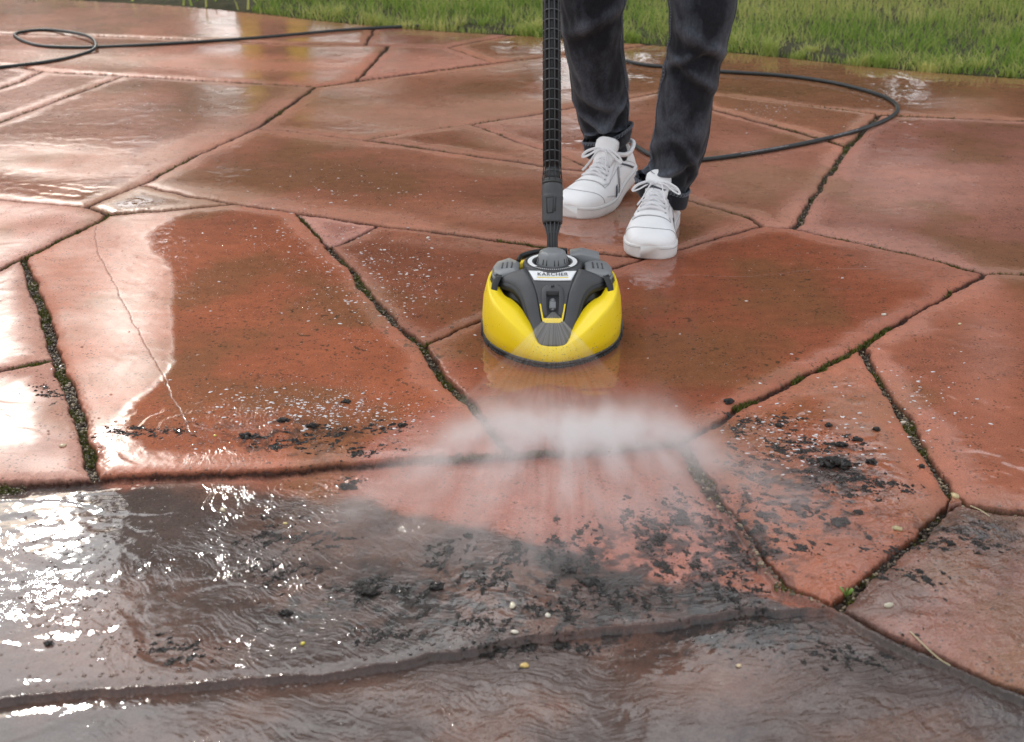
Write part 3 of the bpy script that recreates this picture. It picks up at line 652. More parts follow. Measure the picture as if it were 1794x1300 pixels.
# outer hood panels (V-shaped arms)
seam = [(.0500, .002), (.0455, -.018), (.0370, -.044), (.0300, -.066), (.0260, -.086), (.0225, -.104), (.0190, -.113), (.0, -.1135)]
arm = [(.0975, -.004), (.0865, -.018), (.0690, -.036), (.0550, -.058), (.0465, -.082), (.0395, -.106), (.0335, -.128), (.0270, -.1500)]
A_s = spline([(x, y, 0) for x, y in seam[:-1]], 30); A_o = spline([(x, y, 0) for x, y in arm], 34)
def hood_z(x, y): return topz(y) - .9 * max(0, abs(x) - .045) ** 1.35
for s in (-1, 1):
    rows = []
    for i in range(30):
        a_ = A_s[i]; b_ = A_o[int(i / 29 * 31)]
        row = [Vector((s * (a_.x + .0006), a_.y, hood_z(a_.x, a_.y) - .012)), Vector((s * (a_.x + .0006), a_.y, hood_z(a_.x, a_.y) + .0005))]
        for t in (.2, .4, .6, .8, 1): c = a_.lerp(b_, t); row.append(Vector((s * c.x, c.y, hood_z(c.x, c.y) + .0015 * math.sin(math.pi * t))))
        row.append(Vector((s * (b_.x + .0035), b_.y - .001, hood_z(b_.x, b_.y) - .004)))
        row.append(Vector((s * (b_.x + .0045), b_.y - .001, hood_z(b_.x, b_.y) - .016)))
        rows.append(row)
    MB().loft(rows, False, False).build('hood_arm', M_dgrey, cleaner, solid=.0015)
    # glossy black band under the arm, and the pillar at its end
    rows = []
    for i in range(34):
        b_ = A_o[i]; zz = hood_z(b_.x, b_.y)
        rows.append([Vector((s * (b_.x + .002), b_.y + .002, zz - .003)), Vector((s * (b_.x + .0075), b_.y - .003, zz - .010)), Vector((s * (b_.x + .0085), b_.y - .004, zz - .019)), Vector((s * (b_.x - .004), b_.y + .004, zz - .021))])
    MB().loft(rows, True, True).build('hood_band', M_black, cleaner, bevel=.0008)
    MB().loft([[Vector((s * x_, y_, z_)) for x_, y_ in ((xo - .006, yo - .006), (xo + .006, yo - .006), (xo + .006, yo + .012), (xo - .006, yo + .012))] for xo, yo, z_ in ((.113, -.036, .094), (.109, -.018, .112), (.102, -.004, .124))]).build('hood_pillar', M_black, cleaner, bevel=.0015)
    # dark collar behind the pillar
    MB().tube([(s * .106, -.016, .103), (s * .1135, .012, .108), (s * .110, .05, .109), (s * .098, .085, .108)], [(.007, .011)] * 4, 10).build('side_collar', M_black, cleaner)
    MB().tube([(s * .1085, -.012, .118), (s * .1150, .012, .117), (s * .112, .045, .117)], [(.002, .004)] * 3, 8).build('collar_strip', M_grey, cleaner)
    # grey pedal with three grip grooves
    P0 = [(.063, .004), (.101, -.004), (.1135, .010), (.1165, .040), (.109, .070), (.084, .088), (.063, .062)]
    cx_, cy_ = .086, .038
    rg = []
    for k_, z_ in ((1.0, .106), (1.0, .1235), (.955, .1275), (.90, .1290), (.45, .1305), (.05, .131)):
        pr = [Vector((*P0[q_ // 6], 0)).lerp(Vector((*P0[(q_ // 6 + 1) % 7], 0)), (q_ % 6) / 6) for q_ in range(42)]
        rg.append([Vector((s * (cx_ + (p.x - cx_) * k_), cy_ + (p.y - cy_) * k_, z_ - .10 * max(0, cx_ + (p.x - cx_) * k_ - .085) - .06 * max(0, -(cy_ + (p.y - cy_) * k_) + .03))) for p in pr])
    MB().loft(rg, True, True).build('foot_pedal', M_grey, cleaner)
    for gi, gx_ in enumerate((.079, .088, .097)):
        MB().tube([(s * gx_, .022, .1312 - .0009 * gi - .0005), (s * (gx_ - .001), .050, .1320 - .0012 * gi)], [(.0016, .0012)] * 2, 8).build('grip_groove', M_dgrey, cleaner)
# central hood panel with a well for the nozzle
rows = []
ysamp = np.concatenate([np.linspace(.0, -.062, 20), np.linspace(-.066, -.1555, 32)])
sxs = [p[0] for p in seam[:-1]]; sys_ = [p[1] for p in seam[:-1]]
def seam_x(y):
    if y < -.113: return float(np.interp(y, [-.1555, -.150, -.128, -.1131], [.021, .0270, .0340, .0375]))
    return float(np.interp(-y, [-v for v in sys_], sxs))
for y in ysamp:
    hw = seam_x(y) - .0008; row = []
    if y >= -.113: row.append(Vector((-hw, y, hood_z(hw, y) - .01)))
    for t in np.linspace(-1, 1, 25):
        x = hw * t; zz = hood_z(x, y)
        if -.112 < y < -.055:                                     # well
            ww = float(np.interp(-y, [.055, .068, .112], [.004, .0125, .0125])); dd = float(np.interp(-y, [.055, .062, .095, .112], [.0, .012, .018, .004]))
            zz -= dd * float(smooth(ww + .0035, ww - .0005, abs(x)))
        row.append(Vector((x, y, zz)))
    if y >= -.113: row.append(Vector((hw, y, hood_z(hw, y) - .01)))
    else: row = [row[0] + Vector((0, 0, -.006))] + row + [row[-1] + Vector((0, 0, -.006))]
    rows.append(row)
MB().loft(rows, False, False).build('hood_panel', M_dgrey, cleaner, solid=.001)
# raised cowl round the nozzle opening
cowl = MB(); Rr = []
for y, w_, h_ in ((-.046, .004, -.001), (-.050, .013, .0035), (-.058, .019, .0062), (-.068, .0205, .0072), (-.078, .0205, .006), (-.090, .0200, .003), (-.100, .019, .0)):
    zz = topz(y); open_ = y < -.062
    o_ = [Vector((-w_ - .003, y, zz - .004)), Vector((-w_, y, zz + h_ * .6)), Vector((-w_ + .004, y, zz + h_)), Vector((-w_ + .0085 if open_ else -w_ * .3, y, zz + h_ * (1 if not open_ else .92)))]
    Rr.append(o_)
for s in (-1, 1): cowl.loft([[Vector((s * -p.x, p.y, p.z)) for p in r_] + [Vector((s * -r_[-1].x, r_[-1].y, r_[-1].z - .012)), Vector((s * -r_[0].x, r_[0].y, r_[0].z - .008))] for r_ in Rr], True, True)
cowl.loft([[Vector((x, y, topz(y) + h_ - d_)) for x, d_ in ((-w_, .0005), (-w_ * .5, 0), (0, 0), (w_ * .5, 0), (w_, .0005), (w_, .009), (-w_, .009))] for y, w_, h_ in ((-.0465, .006, 0), (-.050, .0105, .0034), (-.058, .0125, .0063), (-.067, .0125, .0073))], True, True)
cowl.build('nozzle_cowl', M_dgrey, cleaner, bevel=.0008)
# yellow lip
lip = MB()
for s in (-1, 1): lip.loft([[Vector((s * (x + dx_), y, topz(y) + dz_)) for dx_, dz_ in ((0, .0008), (.003, .0008), (.003, -.006), (0, -.006))] for x, y in ((.0215, -.084), (.0195, -.094), (.0172, -.104), (.0155, -.111))], True, True)
lip.loft([[Vector((x, y, topz(y) + dz_)) for x, y, dz_ in ((xx, -.1055 - .0 * abs(xx), .0010), (xx, -.1135 + 14 * max(0, abs(xx) - .013) ** 2 * 20, .0012), (xx, -.1135, -.006), (xx, -.1055, -.006))] for xx in np.linspace(-.0172, .0172, 13)], True, True)
lip.build('nozzle_lip', M_yellow, cleaner, bevel=.0006)
# nozzle
nz_o = MB(); nz_o.box((0, -.080, .091), (.0125, .014, .011), Matrix.Rotation(R(38), 3, 'X')); nz_o.tube([(0, -.068, .098), (0, -.076, .095)], .006, 16)
nz_o.tube([(0, -.084, .089), (0, -.0885, .0855)], .0028, 12); nz_o.build('spray_nozzle', M_grey, cleaner, bevel=.001)
# star mark on the cowl
mk = MB()
for a_ in (R(45), R(-45)): mk.box((0, -.0575, topz(-.0575) + .0072), (.0075, .0011, .0006), Matrix.Rotation(a_, 3, 'Z'))
mk.box((.0024, -.0560, topz(-.056) + .0075), (.0022, .0022, .0006)); mk.box((-.0022, -.059, topz(-.059) + .0070), (.0018, .0016, .0006))
mk.build('nozzle_symbol', M_ink, cleaner, sm=False)
# round turret, scale ring, knob
tz = .1375; ty = .038
def circ(r, z, n_=64, ell=1): return [Vector((r * math.cos(2 * math.pi * i / n_), ty + r * ell * math.sin(2 * math.pi * i / n_), z)) for i in range(n_)]
MB().loft([circ(.0575, .110), circ(.0570, tz - .005), circ(.0555, tz - .0012), circ(.0535, tz), circ(.0365, tz), circ(.0355, tz - .001), circ(.0355, tz - .010), circ(.001, tz - .010)], True, False).build('turret', M_dgrey, cleaner)
MB().loft([circ(.052, tz + .0002), circ(.0518, tz + .0010), circ(.0505, tz + .0010), circ(.050, tz + .0002)], True, False).build('ring_groove', M_black, cleaner)
sr = MB(); n_ = 150
for i in range(n_):
    a0, a1 = 2 * math.pi * i / n_, 2 * math.pi * (i + 1) / n_; am = math.degrees((a0 + a1) / 2) % 360
    front = 222 < am < 318
    if front and i % 2: continue
    wob = .0480 if not front else .0485; inr = .0395 if not front else .0445
    if front: a1 = a0 + (a1 - a0) * .75
    sr.add([(r_ * math.cos(a_), ty + r_ * math.sin(a_), tz + .0007) for a_, r_ in ((a0, inr), (a1, inr), (a1, wob), (a0, wob))], [(0, 1, 2, 3)])
sr.build('scale_ring', M_white, cleaner, sm=False)
kb = MB(); kn = 48
def kring(r, z, fac=0):
    o_ = []
    for i in range(kn):
        a_ = 2 * math.pi * i / kn; rr_ = r * (1 - fac + fac * math.cos(math.pi / 8) / math.cos(((a_ + math.pi / 8) % (math.pi / 4)) - math.pi / 8))
        o_.append(Vector((rr_ * math.cos(a_), ty + rr_ * math.sin(a_), z)))
    return o_
kb.loft([kring(.0315, tz - .009), kring(.0305, tz + .001), kring(.0285, tz + .0125, .5), kring(.0265, tz + .0185, 1), kring(.0205, tz + .0225, 1), kring(.0185, tz + .0228, 1)], True, True)
kb.build('dial_knob', M_grey, cleaner, bevel=.0012)
kr = MB()
for i in range(24):
    a_ = 2 * math.pi * (i + .5) / 24
    if i % 3 == 2: continue
    d_ = Vector((math.cos(a_), math.sin(a_), 0)); kr.tube([Vector((0, ty, tz + .001)) + d_ * .0303, Vector((0, ty, tz + .0115)) + d_ * .0285], [(.0012, .0012), (.0008, .0008)], 6)
kr.build('knob_ribs', M_dgrey, cleaner)
# block at the back right and inlet strip
bk = MB(); bk.loft([[Vector((x, y, z)) for x, z in pr] for y, pr in ((.070, ((.034, .112), (.034, .139), (.058, .142), (.094, .133), (.098, .112))), (.105, ((.034, .112), (.034, .140), (.060, .144), (.092, .136), (.097, .112))), (.122, ((.036, .10), (.036, .130), (.058, .134), (.086, .126), (.090, .10))))], True, True)
bk.build('hose_inlet_block', M_grey, cleaner, bevel=.003)
MB().tube(spline([(-.066, .062, .131), (-.060, .085, .131), (-.035, .108, .131), (0, .117, .131), (.03, .112, .133)], 24), [(.004, .007)] * 24, 8).build('rear_lip', M_black, cleaner)
# label plate following the hood, with lettering
def lab(x, y, up=.0016): return Vector((x, y, hood_z(x, y) + up))
rows = []
for y in np.linspace(-.0108, -.0375, 9):
    hw = float(np.interp(y, [-.0375, -.0108], [.0352, .0455])); rows.append([lab(x, y - .0012 * math.cos(x / hw * 1.4)) for x in np.linspace(-hw, hw, 21)])
MB().loft(rows, False, False).build('name_plate', M_white, cleaner, solid=.0012)
MB().loft([[lab(x, y - .0012 * math.cos(x / .038 * 1.4), .0021) for x in np.linspace(-.030, .030, 15)] for y in (-.0300, -.0317)], False, False).build('name_underline', M_yink, cleaner)
tcu = bpy.data.curves.new('t', 'FONT'); tcu.body = 'KÄRCHER'; tcu.size = .0082; tcu.align_x = 'CENTER'; tcu.offset = .0001; tcu.space_character = 1.06
to = bpy.data.objects.new('t', tcu); C.objects.link(to); bpy.context.view_layer.update()
tme = bpy.data.meshes.new_from_object(to.evaluated_get(bpy.context.evaluated_depsgraph_get())); bpy.data.objects.remove(to)
xsv = [v.co.x for v in tme.vertices]; fx = .058 / (max(xsv) - min(xsv))
for v in tme.vertices:
    x, y = v.co.x * fx, -.0275 + v.co.y * 1.5; v.co = lab(x, y - .0012 * math.cos(x / .038 * 1.4), .0036)
link('name_lettering', tme, M_ink, cleaner, sm=False)

M_bead = mat('bead', (.9, .9, .9), .03); M_bead.node_tree.nodes['Principled BSDF'].inputs['Transmission Weight'].default_value = 1; M_bead.node_tree.nodes['Principled BSDF'].inputs['IOR'].default_value = 1.33
bd = MB(); brg = [ring_full(x_) for x_ in (mid(bs, rs, .05, .004), mid(bs, rs, .33, .0048), mid(bs, rs, .68, .0058), mid(bs, rs, .93, .0025))]
sp_ = MB()
for i in range(150):
    a_ = int(random.gauss(0, 22)) % len(brg[0]) if i % 3 else random.randrange(len(brg[0])); k_ = random.random() ** 1.6 * 2.98; kk = int(k_); f_ = k_ - kk
    p = brg[kk][a_].lerp(brg[kk + 1][a_], f_).lerp(brg[kk][(a_ + 1) % len(brg[0])].lerp(brg[kk + 1][(a_ + 1) % len(brg[0])], f_), random.random()); r_ = random.uniform(.0004, .0013)
    nn = Vector((p.x, p.y, 0)).normalized(); t_ = nn.cross(Vector((0, 0, 1)))
    tgt = bd if i % 4 else sp_; r_ = r_ if i % 4 else r_ * .5
    c_ = p - nn * r_ * .3
    tgt.loft([[c_ + nn * r_ * h_ + (t_ * math.cos(q_) + Vector((0, 0, 1)) * math.sin(q_)) * r_ * w_ for q_ in [j * math.pi / 4 for j in range(8)]] for h_, w_ in ((0, 1), (.45, .85), (.7, .4))], True, True)
tag(bd.build('water_beads', M_bead, cleaner), kind='stuff'); tag(sp_.build('mud_specks', M_soil, cleaner), kind='stuff')
# ---- wand (part of the cleaner)
lanceB = AT(966, 438, 2.535) - Vector(cl_o); lanceT = AT(960, 40, 2.82) - Vector(cl_o)
ax = (lanceT - lanceB).normalized(); side = ax.cross(Vector((0, 1, 0))).normalized(); fwd = side.cross(ax).normalized()
if fwd.y > 0: fwd = -fwd; side = -side
L_tot = .98
def wr(s, r, n_=40, prof=None):                                   # ring at distance s
    c = lanceB + ax * s
    return [c + (side * math.cos(2 * math.pi * i / n_) + fwd * math.sin(2 * math.pi * i / n_)) * (r if prof is None else prof(i, r)) for i in range(n_)]
sc1 = 1 / 860.0
# image row -> distance along the wand
def srow(v):
    lo, hi = -.1, 1.2
    for _ in range(40):
        m_ = (lo + hi) / 2; p = lanceB + Vector(cl_o) + ax * m_
        vv = UV(p.x, p.y, p.z)[1]
        if vv > v: lo = m_
        else: hi = m_
    return lo
s_top = srow(-60)
wand = MB(); wand.loft([wr(-.06, .010), wr(srow(412), .0095), wr(srow(396), .016)], True, True)
wand.loft([wr(srow(330), .0130), wr(s_top + .5, .0130)], True, True)
wand.build('lance_core', M_black, cleaner)
nk = MB()
for i in range(12):                                               # ribs of the neck
    a_ = 2 * math.pi * (i + .5) / 12; d_ = side * math.cos(a_) + fwd * math.sin(a_); e_ = lanceB
    nk.tube([e_ + ax * -.05 + d_ * .0095, e_ + ax * srow(413) + d_ * .0098, e_ + ax * srow(390) + d_ * .0175], [(.0014, .0014)] * 3, 6)
nk.loft([wr(srow(410), .0112), wr(srow(407), .0112), wr(srow(407), .0090), wr(srow(410), .0090), wr(srow(410), .0112)], True, False)
nk.build('lance_neck', M_dgrey, cleaner)
M_lance = mat('lance_plastic', (.034, .035, .034), .45, bump=(1500, .2, .0005))
sl_ = MB(); sl_.loft([wr(srow(392.5), .0185), wr(srow(391), .0198), wr(srow(388), .0205), wr(srow(352), .0213), wr(srow(349), .0222), wr(srow(346), .0222), wr(srow(345), .0212), wr(srow(340), .0214), wr(srow(327), .0213), wr(srow(325), .0205)], True, True)
sl_.build('lance_sleeve', M_dgrey, cleaner, bevel=.0006)
# raised frame on the sleeve with tiny lettering
fp = lambda s_, a_, r_: lanceB + ax * s_ + (side * math.sin(a_) + fwd * math.cos(a_)) * r_
fr_ = MB()
for a0, s0, a1, s1 in ((-.62, srow(351), -.52, srow(378)), (.10, srow(351), .04, srow(378)), (.34, srow(351), .24, srow(376)), (-.52, srow(378), .04, srow(378)), (-.62, srow(351), .10, srow(351))):
    fr_.tube([fp(s0, a0, .0216), fp((s0 + s1) / 2, (a0 + a1) / 2, .0214), fp(s1, a1, .0212)], .0010, 6)
fr_.build('sleeve_frame', M_black, cleaner)
tcu = bpy.data.curves.new('t', 'FONT'); tcu.body = 'KÄRCHER'; tcu.size = .0048; tcu.align_x = 'CENTER'; tcu.align_y = 'CENTER'
to = bpy.data.objects.new('t', tcu); C.objects.link(to); bpy.context.view_layer.update()
tme = bpy.data.meshes.new_from_object(to.evaluated_get(bpy.context.evaluated_depsgraph_get())); bpy.data.objects.remove(to)
sm_ = srow(365)
for v in tme.vertices: v.co = fp(sm_ - v.co.x * .85, -.26 - v.co.y * 30 * .5, .0218)
link('sleeve_lettering', tme, M_black, cleaner, sm=False)
# tapered window cage above the sleeve
cg = MB(); cg.loft([wr(srow(325), .0207), wr(srow(318), .0205), wr(srow(316), .0198)], True, True)
for i in range(10):
    a_ = 2 * math.pi * (i + .5) / 10; d_ = side * math.sin(a_) + fwd * math.cos(a_)
    cg.tube([lanceB + ax * srow(320) + d_ * .0197, lanceB + ax * srow(303) + d_ * .0182, lanceB + ax * srow(292) + d_ * .0172], [(.0012, .0016)] * 3, 6)
def torus(s_, r_, w_=.0011, h_=.0011):
    return [wr(s_ - h_, r_ - w_), wr(s_ - h_, r_ + w_ * .6), wr(s_ + h_, r_ + w_ * .6), wr(s_ + h_, r_ - w_), wr(s_ - h_, r_ - w_)]
cg.loft(torus(srow(322), .0200, .0014, .0018), True, False); cg.loft(torus(srow(303), .0180), True, False)
cg.build('lance_cage', M_lance, cleaner)
MB().tube([lanceB + ax * srow(323) + fwd * .008, lanceB + ax * srow(318) + fwd * .012], .006, 12).build('brass_fitting', M_brass, cleaner)
MB().loft([wr(srow(316), .0135), wr(srow(296), .0142)], True, True).build('cage_liner', M_dgrey, cleaner)
rb = MB(); NR = 10
for i in range(NR):
    a_ = 2 * math.pi * (i + .5) / NR; d_ = side * math.sin(a_) + fwd * math.cos(a_)
    rb.tube([lanceB + ax * srow(292) + d_ * .0170, lanceB + ax * (s_top + .48) + d_ * .0168], [(.0017, .0028)] * 2, 6)
s_ = srow(286); st = srow(268) - srow(286)
while s_ < s_top + .48: rb.loft(torus(s_, .0172, .0018, .0013), True, False); s_ += st
rb.build('lance_ribs', M_dgrey, cleaner)
MB().tube([lanceB + ax * (s_top + .40), lanceB + ax * (s_top + .52)], .021, 20).build('lance_grip', M_black, cleaner)
HAND = lanceB + ax * (s_top + .46) + Vector(cl_o)
#--PART3--
# ---------------------------------------------------------------- person
person = empty('person', (.31, 3.2, 0)); PO = Vector((.31, 3.2, 0))
tag(person, 'person in dark faded jeans with rolled cuffs and white laced trainers holding the black lance', 'person')

def shoe(toe, heel, pitch, flip):
    """trainer: local y runs heel -> toe; forefoot stays flat, the heel lifts by pitch"""
    root = empty('trainer'); root.parent = person
    d = (Vector((toe[0], toe[1], 0)) - Vector((heel[0], heel[1], 0))).normalized(); sd_ = Vector((-d.y, d.x, 0)) * -1
    def T(p):
        p = Vector(p); y, z = p.y, p.z; yb = .200
        if y < yb and pitch:
            t = min(1, (yb - y) / .08); a_ = pitch * t * .9; dy_, dz_ = y - yb, z
            y = yb + dy_ * math.cos(a_) + dz_ * math.sin(a_) * 1; z = -dy_ * math.sin(a_) + dz_ * math.cos(a_)
        v = Vector((toe[0], toe[1], 0)) + d * (y - .305) * 1.03 + sd_ * (p.x * flip * 1.2); v.z = z * 1.06 + .001
        return v - PO
    ykey = [0, .006, .02, .05, .09, .13, .17, .205, .235, .262, .280, .292, .300, .3045, .306]
    wkey = [.010, .022, .031, .0370, .038, .0395, .0440, .0490, .0520, .0512, .0465, .0400, .0320, .0240, .0180]
    ckey = [0, 0, 0, 0, .001, .003, .004, .003, .000, -.003, -.005, -.006, -.007, -.007, -.007]
    hkey = [.082, .088, .090, .088, .092, .104, .094, .079, .068, .0600, .0540, .0490, .0440, .0390, .0350]
    f = lambda k_, y: float(np.interp(y, ykey, k_))
    skey = [.034, .034, .034, .034, .033, .031, .029, .028, .028, .028, .028, .029, .030, .030, .031]
    ya = np.concatenate([np.linspace(0, .02, 5)[:-1], np.linspace(.02, .28, 36), np.linspace(.283, .3, 7), [.3025, .3045, .3055, .306]])
    def S(y, a_, up=0.0):                 # a_ 0..pi from outer side over the top
        w = f(wkey, y); h = f(hkey, y); s0 = f(skey, y) - .003; cx_ = f(ckey, y)
        inst = float(smooth(.262, .12, y)); p1 = 1.0 - .38 * inst; ca, sa = math.cos(a_), math.sin(a_)
        k_ = (1 - .40 * inst * sa ** 1.5)
        x = cx_ + (w - .0030 + up) * math.copysign(abs(ca) ** (.72 + .18 * inst), ca) * k_
        z = s0 + (h - s0 + up) * sa ** (.78)
        z += .0006 * math.sin(y * 260 + 3 * ca) * float(smooth(.16, .24, y)) * float(smooth(.285, .25, y)) * sa
        return Vector((x, y, z))
    up = MB(); ur = [[S(y, math.pi * j / 30) for j in range(31)] for y in ya]; ur.append([Vector((p.x, .3052, f(skey, .306) - .006)) for p in ur[-1]])
    up.loft([[T(p) for p in r_] for r_ in ur], False, False)
    o = up.build('upper', M_shoe, root, solid=.003)
    # sole
    so = MB(); rr = []
    for y in ya:
        w = f(wkey, y); s0 = f(skey, y); cx_ = f(ckey, y); ts = .002 * float(smooth(.27, .305, y))
        rr.append([T((cx_ + w * k_ * (1 if y > 0 else .9), y, z)) for k_, z in ((-.93, 0 + ts), (-.985, .003 + ts), (-1.0, .010), (-1.0, s0 - .003), (-.975, s0), (-.85, s0), (.85, s0), (.975, s0), (1.0, s0 - .003), (1.0, .010), (.985, .003 + ts), (.93, 0 + ts))])
    so.loft(rr, True, True); so.build('sole', M_sole, root)
    # foxing line
    ln = MB()
    for s_ in (-1, 1):
        ln.tube([T((f(ckey, y) + s_ * (f(wkey, y) + .0002), y, f(skey, y) - .0055)) for y in ya], .0007, 5)
    ln.build('sole_line', M_seam, root)
    # padded collar
    pc = spline([(0, .004, .088), (.021, .012, .090), (.029, .045, .083), (.030, .078, .088), (.026, .108, .101), (.012, .124, .108), (-.012, .124, .108), (-.026, .108, .101), (-.030, .078, .088), (-.029, .045, .083), (-.021, .012, .090), (0, .004, .088)], 60)
    cl_ = MB(); cl_.tube([T(p) for p in pc], .0060, 10, False); cl_.build('collar', M_shoe, root)
    # tongue standing up out of the throat
    tg = MB(); rr = []
    for y, z, w in ((.190, .082, .014), (.170, .095, .019), (.150, .107, .022), (.134, .119, .024), (.124, .131, .025), (.117, .141, .0235), (.114, .146, .018)):
        rr.append([T((.003 + w * k_, y - .006 * abs(k_) ** 2, z - .007 * abs(k_) ** 2.2)) for k_ in np.linspace(-1, 1, 13)] + [T((.003 + w * k_, y - .012 - .006 * abs(k_) ** 2, z - .006 - .007 * abs(k_) ** 2.2)) for k_ in np.linspace(1, -1, 13)])
    tg.loft(rr, True, True); tg.build('tongue', M_shoe, root)
    # eyelet facing: two raised strips that join above the toe box
    ey = MB()
    for s_ in (0, 1):
        strip = []
        for y in np.linspace(.118, .222, 22):
            a_in = 1.24 - .02 * (y - .118) / .1; a_out = .72 + .16 * float(smooth(.20, .222, y))
            A_ = np.linspace(a_in, a_out, 6)
            if s_: A_ = math.pi - A_
            strip.append([T(S(y, float(q_), .0022)) for q_ in A_])
        ey.loft(strip, False, False)
    ey.loft([[T(S(y, float(q_), .0022)) for q_ in np.linspace(.72 + .16, math.pi - .88, 16)] for y in np.linspace(.204, .224, 5)], False, False)
    ey.build('eyelet_facing', M_shoe, root, solid=.002)
    # seams: toe box, side panels
    st = MB()
    st.tube([T(S(.2245 + .0 * q_, float(q_), .0006)) for q_ in np.linspace(.75, math.pi - .75, 24)], .0007, 5)
    st.tube([T(S(.246 + .022 * math.sin(float(q_)) ** 2, float(q_), .0004)) for q_ in np.linspace(.10, math.pi - .10, 30)], .0008, 5)
    for s_ in (0, 1):
        fl_ = lambda q_: math.pi - q_ if s_ else q_
        st.tube([T(S(y, fl_(a_), .0006)) for y, a_ in zip(np.linspace(.224, .10, 20), np.linspace(.75, .50, 20))], .0006, 5)
        st.tube([T(S(y, fl_(a_), .0006)) for y, a_ in zip(np.linspace(.232, .150, 20), list(np.linspace(.30, .05, 12)) + list(np.linspace(.05, .14, 8)))], .0007, 5)
        st.tube([T(S(y, fl_(a_), .0005)) for y, a_ in zip(np.linspace(.085, .03, 14), np.linspace(.75, .12, 14))], .0006, 5)
    st.build('stitching', M_seam, root)
    # two dark side stripes each side, grey side window
    for s_ in (0, 1):
        fl_ = lambda q_: math.pi - q_ if s_ else q_
        for y0, y1, w_ in ((.182, .168, .011), (.160, .138, .006)):
            r1 = []
            for t in np.linspace(0, 1, 8):
                yc = y0 + (y1 - y0) * t * 1.0; aa = .03 + .26 * t
                r1.append([T(S(yc + dx_, fl_(aa), .0012)) for dx_ in (-w_ / 2, 0, w_ / 2)])
            MB().loft(r1, False, False).build('side_stripe', M_navy, root, solid=.001)
        r1 = [[T(S(yc + dx_, fl_(aa), .0012)) for dx_ in (-.004, 0, .004)] for yc, aa in zip(np.linspace(.095, .050, 10), np.linspace(.60, .12, 10))]
        MB().loft(r1, False, False).build('heel_stripe', M_navy, root, solid=.001)
        r1 = [[T(S(yc + dx_ * k_, fl_(aa), .0012)) for dx_ in (-.007, 0, .007)] for yc, aa, k_ in zip(np.linspace(.150, .118, 8), np.linspace(.20, .58, 8), (.4, .8, 1, 1, 1, .9, .7, .3))]
        MB().loft(r1, False, False).build('side_window', M_mesh, root, solid=.001)
    # laces
    lc = MB(); ys_ = [.126, .142, .158, .174, .190, .205]
    eyp = lambda y, s_, u_=.0042: S(y, (1.02 if not s_ else math.pi - 1.02), u_)
    holes = [MB(), MB()]
    for i, y in enumerate(ys_):
        for s_ in (0, 1):
            c = T(eyp(y, s_, .0026)); c2 = T(eyp(y, s_, .0044)); nrm = (c2 - c).normalized(); holes[s_].tube([c, c + nrm * .0006], .0026, 10)
        a_, b_ = eyp(y, 0), eyp(y, 1); mid_ = (a_ + b_) / 2; mid_.z = S(y, math.pi / 2, .0075).z
        lc.tube([T(p) for p in spline([a_ + Vector((.001, 0, -.001)), a_ * .7 + mid_ * .3 + Vector((0, 0, .0018)), mid_, b_ * .7 + mid_ * .3 + Vector((0, 0, .0018)), b_ + Vector((-.001, 0, -.001))], 14)], (.0016, .0036), 8)
        if i:
            for s_ in (0, 1):
                p0, p1 = eyp(ys_[i - 1], s_), eyp(y, 1 - s_); m_ = (p0 + p1) / 2; m_.z = S((ys_[i - 1] + y) / 2, math.pi / 2, .0095).z
                lc.tube([T(p) for p in spline([p0, p0 * .65 + m_ * .35 + Vector((0, 0, .0022)), m_, p1 * .65 + m_ * .35 + Vector((0, 0, .0015)), p1], 14)], (.0014, .0032), 8)
    k0 = S(.128, math.pi / 2, .014)
    lc.tube([T(k0 + Vector((-.006, .002, 0))), T(k0 + Vector((0, .004, .003))), T(k0 + Vector((.006, .002, 0)))], .0048, 10)
    for s_ in (-1, 1):                     # bow loops and loose ends
        lc.tube([T(k0 + Vector(q_)) for q_ in spline([(0, .002, 0), (s_ * .016, .006, .006), (s_ * .038, .016, -.002), (s_ * .046, .022, -.014), (s_ * .034, .018, -.010), (s_ * .014, .008, .002), (0, .002, 0)], 30)], (.0014, .0034), 8)
        lc.tube([T(k0 + Vector(q_)) for q_ in spline([(0, .002, .001), (s_ * .010, .020, .004), (s_ * .015, .040, -.004), (s_ * .021, .060, -.017), (s_ * .030, .070, -.031)], 24)], (.0014, .0030), 8)
    lc.build('lace', M_lace, root); [h_.build('eyelet_row', M_ink, root) for h_ in holes]
    ank = T((0, .06, .09)) + PO
    return ank
ankL = shoe(G(1131, 455), G(1166, 378), 0, 1)
tR = G(1003, 384); hR = (tR[0] + .150, tR[1] + .255)
ankR = shoe(tR, hR, R(13), -1)

# jeans
md_ = bpy.data.materials.new('faded_black_denim'); md_.use_nodes = True; nt = md_.node_tree; nd, lk = nt.nodes, nt.links; b = nd['Principled BSDF']
co = N('TexCoord').outputs['Object']
mpv = N('Mapping'); mpv.inputs['Scale'].default_value = (1, 1, .6); lk.new(co, mpv.inputs[0])
fade = rng_(math_('ADD', noise(17, 6, mpv.outputs[0], .62), math_('MULTIPLY', attr('crest').outputs['Fac'], .42)), .44, .95, 0, 1)
weave = noise(1500, 2); slub = noise(210, 3, mpv.outputs[0])
cm = N('Mix'); cm.data_type = 'RGBA'; lk.new(fade, cm.inputs[0]); cm.inputs[6].default_value = (.013, .0135, .018, 1); cm.inputs[7].default_value = (.100, .110, .134, 1)
vm = N('VectorMath'); vm.operation = 'SCALE'; lk.new(cm.outputs[2], vm.inputs[0]); lk.new(math_('MULTIPLY', rng_(weave, .3, .7, .6, 1.4), rng_(slub, .3, .7, .75, 1.25)), vm.inputs['Scale'])
lk.new(vm.outputs[0], b.inputs['Base Color']); b.inputs['Roughness'].default_value = .92; b.inputs['Specular IOR Level'].default_value = .2
